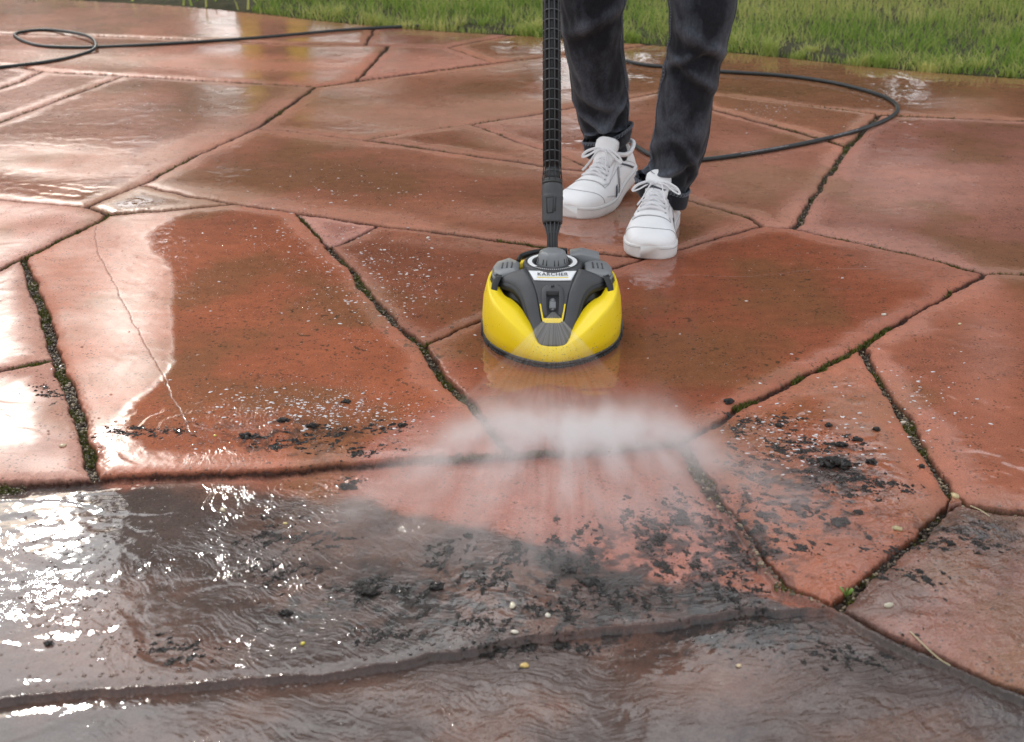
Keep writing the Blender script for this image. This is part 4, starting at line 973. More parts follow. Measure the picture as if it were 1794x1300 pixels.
b.inputs['Sheen Weight'].default_value = .15
bp = N('Bump'); bp.inputs['Strength'].default_value = .5; bp.inputs['Distance'].default_value = .0006; lk.new(weave, bp.inputs['Height']); lk.new(bp.outputs[0], b.inputs['Normal'])
M_denim = md_
def mkleg(keys, folds, seed, hemtilt):
    """keys: (centre u, v, D, half width px); returns rings from hem to hip"""
    C_ = []; Rw = []
    for u, v, D, hw in keys:
        p = AT(u, v, D); q_ = AT(u + hw, v, D); C_.append(p); Rw.append((q_ - p).length)
    return C_, Rw
def leg_mesh(Cs, Rs, folds, seed, n_=96, m_=220, depthk=.95):
    cp = spline(Cs, m_); rp = spline([(r_, 0, 0) for r_ in Rs], m_); rings = []; crest = []
    for i, p in enumerate(cp):
        t = (cp[min(i + 1, m_ - 1)] - cp[max(i - 1, 0)]).normalized(); a_ = t.cross(Vector((0, 1, 0))).normalized(); a_ = -a_ if a_.x < 0 else a_; bq = a_.cross(t).normalized(); bq = -bq if bq.y > 0 else bq
        th = np.linspace(0, 2 * np.pi, n_, endpoint=False); h_ = p.z
        d = np.zeros(n_)
        d += (fbm(np.cos(th) * 1.5 + 5 + seed, np.sin(th) * 1.5 + h_ * 9, 3, seed) - .5) * .014
        for (fz, famp, fw, fa, tilt, aw) in folds:   # ridge folds: height, depth, width, facing angle, slant, angular width
            da = (th - fa + np.pi) % (2 * np.pi) - np.pi
            zz = h_ - fz - tilt * np.sin(da) * .03 - tilt * .018 * da
            prof = np.exp(-(zz / fw) ** 2) - .75 * np.exp(-((zz + fw * 1.7) / (fw * 1.2)) ** 2)
            d += famp * prof * np.exp(-(da / aw) ** 2)
        d += (fbm(np.cos(th) * 4 + seed, np.sin(th) * 4 + h_ * 30, 2, seed + 3) - .5) * .0035
        r_ = rp[i].x
        rings.append([p + a_ * (r_ * math.cos(q_) + dd * math.cos(q_)) + bq * ((r_ * depthk + dd) * math.sin(q_)) for q_, dd in zip(th, d)]); crest.append(d / .012)
    return rings, np.array(crest), cp
FA = math.pi / 2                            # the side that faces the camera
kF = [(1160, 322, 3.100, 41), (1172, 305, 3.100, 39), (1180, 286, 3.095, 41), (1186, 262, 3.09, 45), (1196, 215, 3.085, 47.5), (1206, 150, 3.075, 48.5), (1218, 90, 3.065, 48), (1226, 40, 3.06, 53), (1228, -20, 3.08, 62), (1215, -130, 3.16, 72), (1195, -230, 3.26, 88), (1172, -300, 3.32, 104)]
kB = [(1062, 234, 3.40, 37), (1060, 218, 3.40, 41), (1057, 197, 3.39, 44), (1052, 165, 3.375, 47), (1047, 120, 3.35, 49), (1041, 75, 3.33, 52), (1038, 20, 3.31, 56), (1040, -40, 3.31, 62), (1052, -130, 3.32, 72), (1075, -230, 3.34, 88), (1098, -300, 3.35, 104)]
fF = [(.150, .010, .014, FA + .3, -.9, 1.1), (.185, .009, .013, FA - .7, 1.2, .9), (.118, .011, .011, FA + .6, .9, .8), (.210, .006, .016, FA + 1.0, -.8, .8), (.105, .008, .010, FA - .9, -.6, .7), (.390, .009, .014, FA, .7, 1.3), (.420, .008, .012, FA + .5, -.8, 1.0), (.455, .010, .015, FA - .3, .5, 1.3), (.26, .003, .03, FA, .5, 1.5)]
fB = [(.205, .011, .013, FA + .2, .9, 1.1), (.240, .009, .013, FA - .6, -1.2, .9), (.175, .011, .011, FA + .7, -.8, .8), (.265, .006, .015, FA, .8, 1.0), (.155, .009, .010, FA - .2, .4, 1.0), (.47, .009, .015, FA, -.6, 1.3)]
jeans_mb = MB(); crest_all = []
legs = []
for keys, fo, sd_ in ((kF, fF, 3), (kB, fB, 8)):
    Cs, Rs = mkleg(keys, fo, sd_, 0); rings, cr_, cp = leg_mesh(Cs, Rs, fo, sd_); legs.append((rings, cp, Rs))
    jeans_mb.loft([[p - PO for p in r_] for r_ in rings], True, False); crest_all.append(cr_.ravel())
# seat joining both legs
seat = []
for z_, rx, ry in ((.80, .155, .105), (.86, .185, .125), (.92, .185, .130), (1.0, .165, .120), (1.06, .155, .115)):
    seat.append([Vector((.31 + rx * math.cos(q_), 3.35 + ry * math.sin(q_), z_)) - PO for q_ in np.linspace(0, 2 * np.pi, 96, endpoint=False)])
jeans_mb.loft(seat, True, False); crest_all.append(np.zeros(96 * len(seat)))
jn = jeans_mb.build('jeans', M_denim, person)
fattr(jn.data, 'crest', np.concatenate(crest_all))
# rolled cuffs with frayed stitched edge, inner ankle and side seams
def cuff(cu, cv, D, hw, tilt, h_, seed, depthk):
    c = AT(cu, cv, D); r_ = (AT(cu + hw, cv, D) - c).length; rings = []; n_ = 96
    for dz_, k_ in ((.0, .985), (-.001, 1.07), (.004, 1.105), (.0075, 1.08), (-.003, 1.065), (-.010, 1.075), (-.020, 1.07), (-.030, 1.05), (-.038, 1.03), (-.041, 1.00), (-.040, .93), (-.030, .88), (-.005, .88)):
        dz_ *= h_ / .04; rr = []
        for i in range(n_):
            q_ = 2 * math.pi * i / n_
            w_ = (vnoise(np.array([math.cos(q_) * 2.4 + seed]), np.array([math.sin(q_) * 2.4 + dz_ * 22]), seed)[0] - .5) * .011
            x_ = (r_ * k_ + w_) * math.cos(q_); y_ = -(r_ * depthk * k_ + w_) * math.sin(q_)
            z_ = dz_ + tilt[0] * x_ + tilt[1] * y_ + .0025 * math.sin(3 * q_ + seed)
            rr.append(c + Vector((x_, y_, z_)) - PO)
        rings.append(rr)
    o = MB().loft(rings, True, False).build('cuff', M_denim, person, solid=0)
    fattr(o.data, 'crest', np.concatenate([np.full(n_, v) for v in (.0, .4, .9, .6, -.3, -.1, -.1, -.1, -.1, .0, -1, -1, -1)]))
    st = MB()
    for i in range(0, n_, 2):
        a_, b_ = rings[2][i], rings[4][(i + 1) % n_]
        out_ = Vector(((a_ + PO - c).x, (a_ + PO - c).y, 0)).normalized() * .0012
        st.tube([a_ + out_, (rings[1][i] + rings[4][i]) / 2 + out_ * 1.5, b_ + out_], (.0009), 5)
    st.build('cuff_stitch', M_denfade, o)
    return c
M_denfade = mat('worn_denim_thread', (.22, .24, .28), .9, bump=(2000, .5, .0005))
cF = cuff(1159, 322, 3.090, 43, (-.27, .02), .036, 2, 1.05)
cB = cuff(1064, 234, 3.39, 39, (.40, .02), .036, 6, 1.15)
def seam_line(rings, ang, name):
    n_ = 96; pts = []
    for i, r_ in enumerate(rings):
        q_ = ang / (2 * math.pi) * n_; j = int(q_) % n_; f_ = q_ - int(q_); p = r_[j].lerp(r_[(j + 1) % n_], f_); c = sum(r_, Vector()) / n_
        pts.append(p + (p - c).normalized() * .0008)
    return pts
for rings, an, an2 in ((legs[0][0], math.pi * .93, .10), (legs[1][0], .50, math.pi * 1.02)):
    for off, r_ in ((0, .0018),):
        p1 = seam_line(rings, an, ''); mbs = MB(); mbs.tube([p - PO for p in p1], .0016, 6)
        o = mbs.build('side_seam', M_denim, person); fattr(o.data, 'crest', np.full(len(o.data.vertices), .9))
        s2 = MB(); p2 = seam_line(rings, an + (.085 if an > 1.6 else -.085), '')
        for i in range(4, len(p2) - 2, 2): s2.tube([p2[i] - PO, p2[i].lerp(p2[i + 1], .75) - PO], .0009, 4)
        s2.build('seam_stitches', M_denfade, person)
    p1 = seam_line(rings, an2, ''); o = MB().tube([p - PO for p in p1], .0014, 6).build('side_seam', M_denim, person); fattr(o.data, 'crest', np.full(len(o.data.vertices), .5))
for a_, c in ((ankL, cF), (ankR, cB)):
    MB().loft([[p + Vector((r_ * math.cos(q_), r_ * 1.15 * math.sin(q_), 0)) - PO for q_ in np.linspace(0, 2 * np.pi, 32, endpoint=False)] for p, r_ in ((a_ + Vector((0, 0, -.045)), .028), (a_ + Vector((0, 0, -.01)), .031), (a_.lerp(c, .5), .034), (c + Vector((0, 0, .03)), .040))], True, True).build('sock', M_sock, person)

# body under the clothes: one skinned figure
J = {'pelvis': (.31, 3.36, .93), 'waist': (.31, 3.37, 1.05), 'chest': (.30, 3.34, 1.28), 'neck': (.29, 3.30, 1.47), 'headb': (.28, 3.25, 1.56), 'head': (.275, 3.225, 1.66), 'crown': (.275, 3.235, 1.75)}
kneeF, kneeB = [tuple(min(l[1], key=lambda p: abs(p.z - .5))) for l in legs]; hipF, hipB = [tuple(min(l[1], key=lambda p: abs(p.z - .84))) for l in legs]
J.update({'hipF': hipF, 'kneeF': kneeF, 'ankF': tuple(cF), 'footF': tuple(ankL + Vector((0, 0, -.03))),
          'hipB': hipB, 'kneeB': kneeB, 'ankB': tuple(cB), 'footB': tuple(ankR + Vector((0, 0, -.03))),
          'shR': (.12, 3.32, 1.42), 'elR': (.06, 3.20, 1.16), 'wrR': tuple(HAND + Vector((-.01, .06, .03))), 'haR': tuple(HAND + Vector((0, .025, .0))),
          'shL': (.46, 3.34, 1.42), 'elL': (.52, 3.32, 1.14), 'wrL': (.33, 3.40, .99), 'haL': (.26, 3.44, .95)})
Rad = {'pelvis': .15, 'waist': .135, 'chest': .155, 'neck': .058, 'headb': .07, 'head': .09, 'crown': .06, 'hipF': .075, 'kneeF': .048, 'ankF': .028, 'footF': .024, 'hipB': .075, 'kneeB': .048, 'ankB': .028, 'footB': .024,
       'shR': .06, 'elR': .044, 'wrR': .028, 'haR': .034, 'shL': .06, 'elL': .044, 'wrL': .028, 'haL': .034}
E = [('pelvis', 'waist'), ('waist', 'chest'), ('chest', 'neck'), ('neck', 'headb'), ('headb', 'head'), ('head', 'crown'), ('pelvis', 'hipF'), ('hipF', 'kneeF'), ('kneeF', 'ankF'), ('ankF', 'footF'), ('pelvis', 'hipB'), ('hipB', 'kneeB'), ('kneeB', 'ankB'), ('ankB', 'footB'),
     ('chest', 'shR'), ('shR', 'elR'), ('elR', 'wrR'), ('wrR', 'haR'), ('chest', 'shL'), ('shL', 'elL'), ('elL', 'wrL'), ('wrL', 'haL')]
def skinned(name, keys, edges, rad, mt, sub=2, grow=1.0, root='pelvis'):
    keys = list(keys); me_ = bpy.data.meshes.new(name); me_.from_pydata([Vector(J[k_]) - PO for k_ in keys], [(keys.index(a_), keys.index(b_)) for a_, b_ in edges], []); me_.update()
    o = bpy.data.objects.new(name, me_); C.objects.link(o); o.parent = person
    md = o.modifiers.new('skin', 'SKIN'); md.use_smooth_shade = True
    for i, k_ in enumerate(keys):
        v = me_.skin_vertices[0].data[i]; v.radius = (rad[k_] * grow,) * 2; v.use_root = (k_ == root)
    s_ = o.modifiers.new('sub', 'SUBSURF'); s_.levels = sub; s_.render_levels = sub; me_.materials.append(mt); return o
# fingers closed round the lance grip, short chains rooted in the palm
for hand, dirn in (('haR', ax), ):
    c = Vector(J[hand])
    for i in range(4):
        r0 = c + dirn * (.027 - .018 * i); nm = 'f%d' % i
        for q_, a_ in enumerate((R(60), R(0), R(-70), R(-130))):
            J[nm + str(q_)] = tuple(HAND + dirn * (.027 - .018 * i) + (side * math.cos(a_ + 1.6) + fwd * -math.sin(a_ + 1.6)) * .031); Rad[nm + str(q_)] = .0095 - .0008 * q_
        E.append((hand, nm + '0')); E += [(nm + str(q_), nm + str(q_ + 1)) for q_ in range(3)]
J['th0'] = tuple(Vector(J['haR']) + ax * .035); J['th1'] = tuple(HAND + ax * .045 + side * .02 + fwd * .02); Rad['th0'] = .012; Rad['th1'] = .010
E += [('haR', 'th0'), ('th0', 'th1')]
skinned('body', J.keys(), E, Rad, M_skin)
ja = ['pelvis', 'waist', 'chest', 'neck', 'shR', 'elR', 'wrR', 'shL', 'elL', 'wrL']
skinned('jacket', ja, [e for e in E if e[0] in ja and e[1] in ja], dict(Rad, neck=.066, wrR=.036, wrL=.036), M_jacket, 2, 1.17)
J['h1'] = (.275, 3.27, 1.68); J['h2'] = (.275, 3.26, 1.77); J['h3'] = (.275, 3.29, 1.60); J['h4'] = (.275, 3.20, 1.775)
skinned('hair', ['h3', 'h1', 'h2', 'h4'], [('h3', 'h1'), ('h1', 'h2'), ('h2', 'h4')], {'h3': .06, 'h1': .085, 'h2': .07, 'h4': .05}, M_hair, 2, 1, 'h1')
for s_ in (-1, 1): MB().tube([(-.035 + s_ * .032, -.062, 1.665), (-.035 + s_ * .032, -.070, 1.665)], .011, 12).build('eye', M_ink, person)
fc = MB(); fc.tube([(-.035, -.060, 1.668), (-.035, -.082, 1.64), (-.035, -.066, 1.628)], [.007, .012, .008], 10); fc.build('nose', M_skin, person); fc = MB(); fc.tube([(-.060, -.050, 1.600), (-.035, -.064, 1.598), (-.010, -.050, 1.600)], [.003, .006, .003], 8); fc.build('mouth', M_skin, person)
for s_ in (-1, 1): fc = MB(); fc.tube([(-.035 + s_ * .088, .012, 1.69), (-.035 + s_ * .096, .016, 1.66), (-.035 + s_ * .086, .010, 1.63)], [.012, .016, .010], 10); fc.build('ear', M_skin, person)

# ---------------------------------------------------------------- water on the paving: droplets, spray, mist
def ground_pts(zones, seed):
    r = np.random.default_rng(seed); P = []
    for kind, a_, cnt in zones:
        if kind == 'e':
            u, v, ru, rv, rot = a_; q_ = r.normal(size=(cnt, 2)) * .6; uu = u + q_[:, 0] * ru * math.cos(rot) - q_[:, 1] * rv * math.sin(rot); vv = v + q_[:, 0] * ru * math.sin(rot) + q_[:, 1] * rv * math.cos(rot)
        else:
            u0, v0, u1, v1 = a_; uu = r.uniform(u0, u1, cnt); vv = r.uniform(v0, v1, cnt)
        P.append(np.stack([uu, vv], 1))
    P = np.concatenate(P); P = P[(P[:, 1] > -40)]
    X, Y = [], []
    a_ = (P[:, 0] - CX) / F; b_ = (P[:, 1] - CY) / F; d_ = math.cos(PITCH) - b_ * math.sin(PITCH); e_ = math.sin(PITCH) + b_ * math.cos(PITCH); t = H / e_
    return a_ * t, d_ * t, P
def hsamp(x, y):                            # paving height at a point (nearest grid sample)
    u, v = UV(x, y); i = np.clip(np.searchsorted(us, u), 0, len(us) - 1); j = np.clip(np.searchsorted(-vsr, -v), 0, len(vsr) - 1)
    return hgt.reshape(UU.shape)[j, i], jm.reshape(UU.shape)[j, i]
def scatter(name, x, y, z, size, mt, unit, sx=None, rot=None, seed=0):
    """many small copies of one unit shape merged into one uncountable object"""
    UVt, UF = unit; r = np.random.default_rng(seed); k_ = len(x); nv = len(UVt)
    th = r.uniform(0, 2 * np.pi, k_) if rot is None else rot
    s_ = size[:, None] if size.ndim == 1 else size
    if s_.shape[1] == 1: s_ = np.repeat(s_, 3, 1)
    P = UVt[None] * s_[:, None, :]
    c_, q_ = np.cos(th)[:, None], np.sin(th)[:, None]
    PX = P[:, :, 0] * c_ - P[:, :, 1] * q_ + x[:, None]; PY = P[:, :, 0] * q_ + P[:, :, 1] * c_ + y[:, None]; PZ = P[:, :, 2] + z[:, None]
    if nv > 12:
        jit = 1 + 0
    Fq = (UF[None] + (np.arange(k_) * nv)[:, None, None]).reshape(-1, UF.shape[1])
    return from_np(name, np.stack([PX, PY, PZ], 2).reshape(-1, 3), Fq, mt, None, True)
def dome(n_=8, m_=3):
    V = []; Fq = []
    for j in range(m_):
        a_ = (math.pi / 2) * j / m_
        for i in range(n_): V.append((math.cos(a_) * math.cos(2 * math.pi * i / n_), math.cos(a_) * math.sin(2 * math.pi * i / n_), math.sin(a_)))
    V.append((0, 0, 1))
    for j in range(m_ - 1):
        for i in range(n_): Fq.append((j * n_ + i, j * n_ + (i + 1) % n_, (j + 1) * n_ + (i + 1) % n_, (j + 1) * n_ + i))
    for i in range(0, n_, 2): Fq.append(((m_ - 1) * n_ + i, (m_ - 1) * n_ + (i + 1) % n_, (m_ - 1) * n_ + (i + 2) % n_, len(V) - 1))
    return np.array(V), np.array(Fq)
def lump(seed, rough=.35):
    bm = bmesh.new(); bmesh.ops.create_icosphere(bm, subdivisions=2 if seed < 100 or seed >= 300 else 3, radius=1); r = np.random.default_rng(seed)
    off = r.random(3) * 9
    for v in bm.verts:
        q_ = v.co * 1.6; d_ = fbm(np.array([q_.x + off[0] + q_.z]), np.array([q_.y + off[1] - q_.z]), 2, seed)[0] - .5
        d_ += .55 * (fbm(np.array([v.co.x * 4.1 + off[1] + v.co.z * 3]), np.array([v.co.y * 4.3 + v.co.z * 3.7 + off[2]]), 2, seed + 5)[0] - .5); v.co *= 1 + d_ * rough * 3.2; v.co.z = max(v.co.z, -.55)
    V = np.array([v.co[:] for v in bm.verts]); Fq = np.array([[v.index for v in f.verts] for f in bm.faces]); bm.free(); return V, Fq
M_drop = bpy.data.materials.new('water_drop'); M_drop.use_nodes = True; b = M_drop.node_tree.nodes['Principled BSDF']
b.inputs['Transmission Weight'].default_value = 1; b.inputs['IOR'].default_value = 1.33; b.inputs['Roughness'].default_value = .02; b.inputs['Base Color'].default_value = (1, 1, 1, 1)
M_foam = mat('froth', (.62, .60, .60), .18, coat=1, coat_r=.05)
zn = [('e', (620, 500, 190, 90, .3), 900), ('e', (730, 480, 110, 60, 0), 240), ('e', (480, 470, 160, 110, 0), 420), ('e', (560, 700, 190, 40, .05), 900), ('e', (420, 760, 200, 35, 0), 900), ('e', (690, 590, 60, 40, .7), 120), ('e', (1600, 720, 110, 90, 0), 220),
      ('e', (1380, 760, 120, 60, .2), 320), ('e', (1500, 860, 150, 60, 0), 260), ('e', (700, 300, 220, 50, 0), 260), ('e', (250, 230, 160, 60, 0), 260), ('e', (1560, 165, 80, 22, 0), 260), ('e', (1330, 140, 120, 30, 0), 200), ('e', (1350, 195, 70, 16, 0), 220),
      ('e', (1400, 440, 120, 40, 0), 60), ('e', (760, 130, 130, 30, 0), 60), ('e', (1280, 660, 100, 60, .6), 120), ('r', (34, 860, 900, 1225), 900), ('e', (200, 1050, 170, 110, 0), 500), ('r', (600, 900, 1300, 1150), 420), ('r', (34, 100, 1750, 1225), 500)]
x, y, P = ground_pts(zn, 5); h_, jj = hsamp(x, y); k_ = jj < .3; x, y, h_ = x[k_], y[k_], h_[k_]
r = np.random.default_rng(9); s_ = (.0008 + .0022 * r.random(len(x)) ** 3)
dr = scatter('water_droplets', x, y, h_ + .0001, np.stack([s_ * r.uniform(.8, 1.5, len(x)), s_ * r.uniform(.8, 1.3, len(x)), s_ * .55], 1), M_drop, dome(), seed=3); tag(dr, 'clear droplets and bubbles standing on the wet slabs', 'droplets', kind='stuff')
zf = [('e', (560, 720, 170, 30, .05), 520), ('e', (640, 500, 120, 70, .3), 300), ('e', (560, 430, 130, 40, .2), 200), ('e', (1400, 770, 110, 50, .2), 300), ('e', (1600, 720, 90, 80, 0), 140), ('e', (700, 480, 90, 60, 0), 160), ('e', (1570, 165, 60, 14, 0), 160), ('e', (1350, 190, 60, 14, 0), 120), ('e', (260, 200, 120, 50, 0), 110), ('e', (640, 330, 160, 40, 0), 130), ('r', (34, 100, 1750, 800), 160)]
x, y, P = ground_pts(zf, 15); h_, jj = hsamp(x, y); k_ = jj < .3; x, y, h_ = x[k_], y[k_], h_[k_]; s_ = (.0006 + .0018 * r.random(len(x)) ** 3)
fo = scatter('froth_flecks', x, y, h_, np.stack([s_ * r.uniform(1, 2.4, len(x)), s_ * r.uniform(.7, 1.1, len(x)), s_ * .4], 1), M_foam, dome(8, 2), rot=r.normal(size=len(x)) * .35, seed=4); tag(fo, 'pale froth flecks drifting on the water film', 'froth', kind='stuff')

# soil washed out of the joints: streaks running away from the jet
cx0, cy0, _ = G(985, 700)
P_ = []
streaks = [(840, 1000, 30, 26), (800, 955, 40, 10), (720, 1030, 40, 14), (640, 1030, 45, 16), (650, 1015, 20, 10), (760, 980, 30, 12), (880, 990, 30, 20), (905, 960, 14, 22), (970, 945, 16, 34), (1000, 985, 26, 18), (1040, 940, 22, 40), (1035, 1010, 18, 24), (1100, 890, 10, 20), (1120, 920, 12, 22), (1150, 930, 16, 46), (1160, 970, 14, 40), (1190, 900, 18, 50), (1210, 980, 22, 40),
           (1240, 900, 30, 40), (1290, 960, 30, 50), (1330, 920, 40, 30), (1260, 1020, 60, 24), (1100, 1040, 70, 16), (980, 1060, 70, 14), (850, 1080, 60, 12), (700, 1100, 70, 12), (500, 1000, 60, 26), (560, 930, 70, 20), (470, 940, 30, 20), (610, 840, 14, 12), (500, 780, 60, 14), (560, 760, 60, 12), (440, 770, 20, 6), (690, 750, 40, 12), (640, 790, 60, 12), (300, 1130, 60, 20),
           (1340, 740, 60, 14), (1400, 790, 60, 20), (1470, 830, 70, 30), (1440, 780, 60, 14), (1290, 800, 20, 40), (1500, 850, 80, 16), (1330, 850, 30, 40), (1380, 950, 60, 20), (1300, 1080, 60, 24), (1000, 1120, 100, 10), (860, 1130, 80, 8), (1400, 900, 60, 20), (250, 760, 60, 12), (95, 690, 30, 14), (1700, 950, 60, 20), (1560, 960, 60, 12), (1600, 1010, 50, 12), (1480, 1140, 80, 20)]
r = np.random.default_rng(21)
for u, v, ru, rv in streaks:
    for q_ in range(int(5 + (ru * rv) ** .5 / 3.2)):
        su, sv = u + r.normal() * ru * .62, v + r.normal() * rv * .62; wu = 3 + 13 * r.random() ** 2; el = r.uniform(.35, 1.0)
        dn = int(40 + wu * 16 * r.random()); a_ = math.atan2(sv - 690, su - 985) + r.normal() * .3
        e1, e2 = r.normal(size=dn) * wu * r.exponential(.7, dn), r.normal(size=dn) * wu * el * .35
        for i in range(dn): P_.append((su + e1[i] * math.cos(a_) - e2[i] * math.sin(a_), sv + (e1[i] * math.sin(a_) + e2[i] * math.cos(a_)) * .6, 0))
    for i in range(int(ru * rv * .10)): P_.append((u + r.normal() * ru * .9, v + r.normal() * rv * .9, 1))
P_ = np.array(P_); a_ = (P_[:, 0] - CX) / F; b_ = (P_[:, 1] - CY) / F; t = H / (math.sin(PITCH) + b_ * math.cos(PITCH)); x = a_ * t; y = (math.cos(PITCH) - b_ * math.sin(PITCH)) * t
h_, jj = hsamp(x, y); rotv = np.arctan2(y - cy0, x - cx0) + r.normal(size=len(x)) * 1.0; s_ = .0004 + .0026 * r.random(len(x)) ** 7
def lowlump(seed):
    bm = bmesh.new(); bmesh.ops.create_icosphere(bm, subdivisions=1, radius=1); rr = np.random.default_rng(seed)
    V = np.array([v.co[:] for v in bm.verts]) * rr.uniform(.35, 1.45, (len(bm.verts), 1)); Fq = np.array([[v.index for v in f.verts] for f in bm.faces]); bm.free(); return V, Fq
for g_ in range(5):
    m_ = np.arange(len(x)) % 5 == g_
    if g_ == 0: parts = []
    V_u, F_u = lowlump(900 + g_); xx, yy_, hh_, ss, ro_ = x[m_], y[m_], h_[m_], s_[m_], rotv[m_]; k_ = len(xx); nv = len(V_u)
    S3 = np.stack([ss * r.uniform(.8, 2.0, k_), ss * r.uniform(.6, 1.2, k_), ss * r.uniform(.4, .8, k_)], 1); Pp = V_u[None] * S3[:, None, :]; c_, q_ = np.cos(ro_)[:, None], np.sin(ro_)[:, None]
    parts.append((np.stack([Pp[:, :, 0] * c_ - Pp[:, :, 1] * q_ + xx[:, None], Pp[:, :, 0] * q_ + Pp[:, :, 1] * c_ + yy_[:, None], Pp[:, :, 2] + hh_[:, None] + .0002], 2).reshape(-1, 3), (F_u[None] + (np.arange(k_) * nv)[:, None, None]).reshape(-1, 3)))
off_ = np.cumsum([0] + [len(p_[0]) for p_ in parts[:-1]])
sed = from_np('soil_sediment', np.concatenate([p_[0] for p_ in parts]), np.concatenate([p_[1] + o_ for p_, o_ in zip(parts, off_)]), M_soil, None, False); print('sediment', len(x))
tag(sed, 'dark wet soil crumbs and silt washed across the slabs by the jet', 'soil', kind='stuff')
# larger lumps one could pick up
LM = [(606, 709, .0085, 'round black soil lump alone on the big red slab left of the jet'), (1364, 747, .0085, 'black soil lump nearest the jet on the right hand pointed slab'), (1452, 746, .0080, 'upright black soil lump in the middle of the right pointed slab'),
      (1502, 771, .0100, 'flat wide black soil lump below two rounder lumps on the pointed slab'), (1535, 753, .0080, 'round black soil lump nearest the mossy joint on the pointed slab'), (1473, 781, .0110, 'loose crumbly soil lump just above the large soil heap'),
      (1460, 815, .0240, 'largest heap of black soil on the pointed slab'), (1527, 811, .0110, 'soil lump right of the largest heap in the running water'), (1615, 817, .0070, 'small black lump beside the right mossy joint'), (1468, 917, .0150, 'long flat soil clod in rippling water on the lower pointed slab'), (1505, 899, .0085, 'small soil clod above the long flat clod'),
      (548, 752, .0110, 'shiny soil clod in the row washed up below the lone lump'), (432, 768, .0120, 'left soil clod of the row on the big red slab'), (497, 742, .0100, 'middle soil clod of the row on the big red slab'), (1276, 706, .0115, 'elongated soil clod lying across the diagonal joint'),
      (610, 846, .0120, 'round gritty clod in the stream left of the spray'), (705, 750, .0090, 'soil clod caught at the left rim of the spray'), (86, 1120, .0080, 'dark clod at the far left in brown water'), (500, 1066, .0095, 'small clod among glints near the bottom left'), (645, 1030, .0140, 'grey clod in the stream below the spray'), (765, 1020, .0125, 'clod with pebbles in the stream below the spray'),
      (820, 930, .0080, 'clod at the upper end of a slanting soil streak'), (1034, 1010, .0140, 'tall streaked clod in the cleaned edge of the stream'), (1000, 990, .0110, 'clod with pale grit beside the tall streaked clod'), (1194, 905, .0150, 'broad dark clod on the cleaned pink stone'), (1158, 935, .0110, 'narrow dark clod on the cleaned pink stone'), (1665, 958, .0080, 'black clod on the grimy slab at the right edge'), (980, 1124, .0075, 'small clod on the bottom slab near a yellow pebble')]
for i, (u, v, s_, lb) in enumerate(LM):
    V, Fq = lump(100 + i, .45); bm = bmesh.new()
    gx_, gy_, _ = G(u, v); hz = float(hsamp(np.array([gx_]), np.array([gy_]))[0][0]); rr = np.random.default_rng(i); s_ *= .68
    V = V * np.array([s_ * rr.uniform(.95, 1.3), s_ * rr.uniform(.7, 1.1), s_ * rr.uniform(.45, .8) * (.6 if s_ > .02 else 1)])
    VV_ = [tuple(v_) for v_ in V]; FF_ = [tuple(f_) for f_ in Fq]
    mbl = MB(); mbl.add([(v_[0] * .72, v_[1] * .72, v_[2] * .8) for v_ in VV_], FF_)
    for j in range(26):                       # crumbs clinging to it
        V2, F2 = lump(300 + j, .75); a_ = rr.uniform(0, 6.28); q_ = s_ * rr.uniform(.1, 1.35); V2 = V2 * s_ * rr.uniform(.10, .42) * np.array([rr.uniform(.7, 1.4), rr.uniform(.6, 1.2), .8]) + np.array([math.cos(a_) * q_, math.sin(a_) * q_ * .8, s_ * (.45 * (1 - q_ / s_ / 1.35) - .1)]); mbl.add([tuple(v_) for v_ in V2], [tuple(f_) for f_ in F2])
    o = mbl.build('soil_clod', M_soil); o.location = (gx_, gy_, hz + s_ * .2); tag(o, lb, 'soil clod', 'soil clods scattered on the slabs')
# gravel and moss in the wide joints
ju = np.nonzero((jm > .7) & (jw > .0075) & (GU > -10) & (GU < 1810) & (GV > 60) & (GV < 1320))[0]
r = np.random.default_rng(33); ju = ju[r.random(len(ju)) < np.where(GV[ju] > 850, .25, 1.0)]
pick = r.choice(ju, 5200, replace=False)
s_ = .0009 + .0034 * r.random(5200) ** 3.2
M_grav = leafmat('joint_gravel', (.06, .045, .03), (.42, .32, .20), 1, 0, .45)
gv = scatter('joint_gravel', GX[pick], GY[pick], hgt[pick] + .0008, np.stack([s_, s_ * .75, s_ * .6], 1), M_grav, lump(7, .25), seed=8); fattr(gv.data, 'rnd', np.repeat(r.random(5200) ** 2.6, len(lump(7)[0]))); tag(gv, 'small pale and brown stones lying in the earth joints', 'gravel', kind='stuff')
mo = ju[(fbm(GX[ju] * 24, GY[ju] * 24, 3, 99) > .53 + .12 * smooth(840, 900, GV[ju]))]
pick = r.choice(mo, min(20000, len(mo))); k_ = len(pick)
ms = blades('joint_moss', GX[pick] + r.normal(size=k_) * .0012, GY[pick] + r.normal(size=k_) * .0012, hgt[pick] - .001, .0025 + .006 * r.random(k_), .0009, 1.2, leafmat('moss', (.035, .045, .008), (.16, .17, .02), 1, .3), r.random(k_)); tag(ms, 'green moss tufts growing in the wide joints', 'moss', kind='stuff')
# thin moss and grit along narrow joints
ju2 = np.nonzero((jm > .5) & (jw < .0075) & (GU > -10) & (GU < 1810) & (GV > 60) & (GV < 840) & (fbm(GX * 5, GY * 5, 3, 121) > .55))[0]
pick = r.choice(ju2, 7000); k_ = 7000
ms = blades('seam_moss', GX[pick], GY[pick], hgt[pick] + .001, .003 + .006 * r.random(k_), .0010, 1.2, bpy.data.materials['moss'], r.random(k_)); tag(ms, 'sparse moss along the narrow joints', 'moss', kind='stuff')
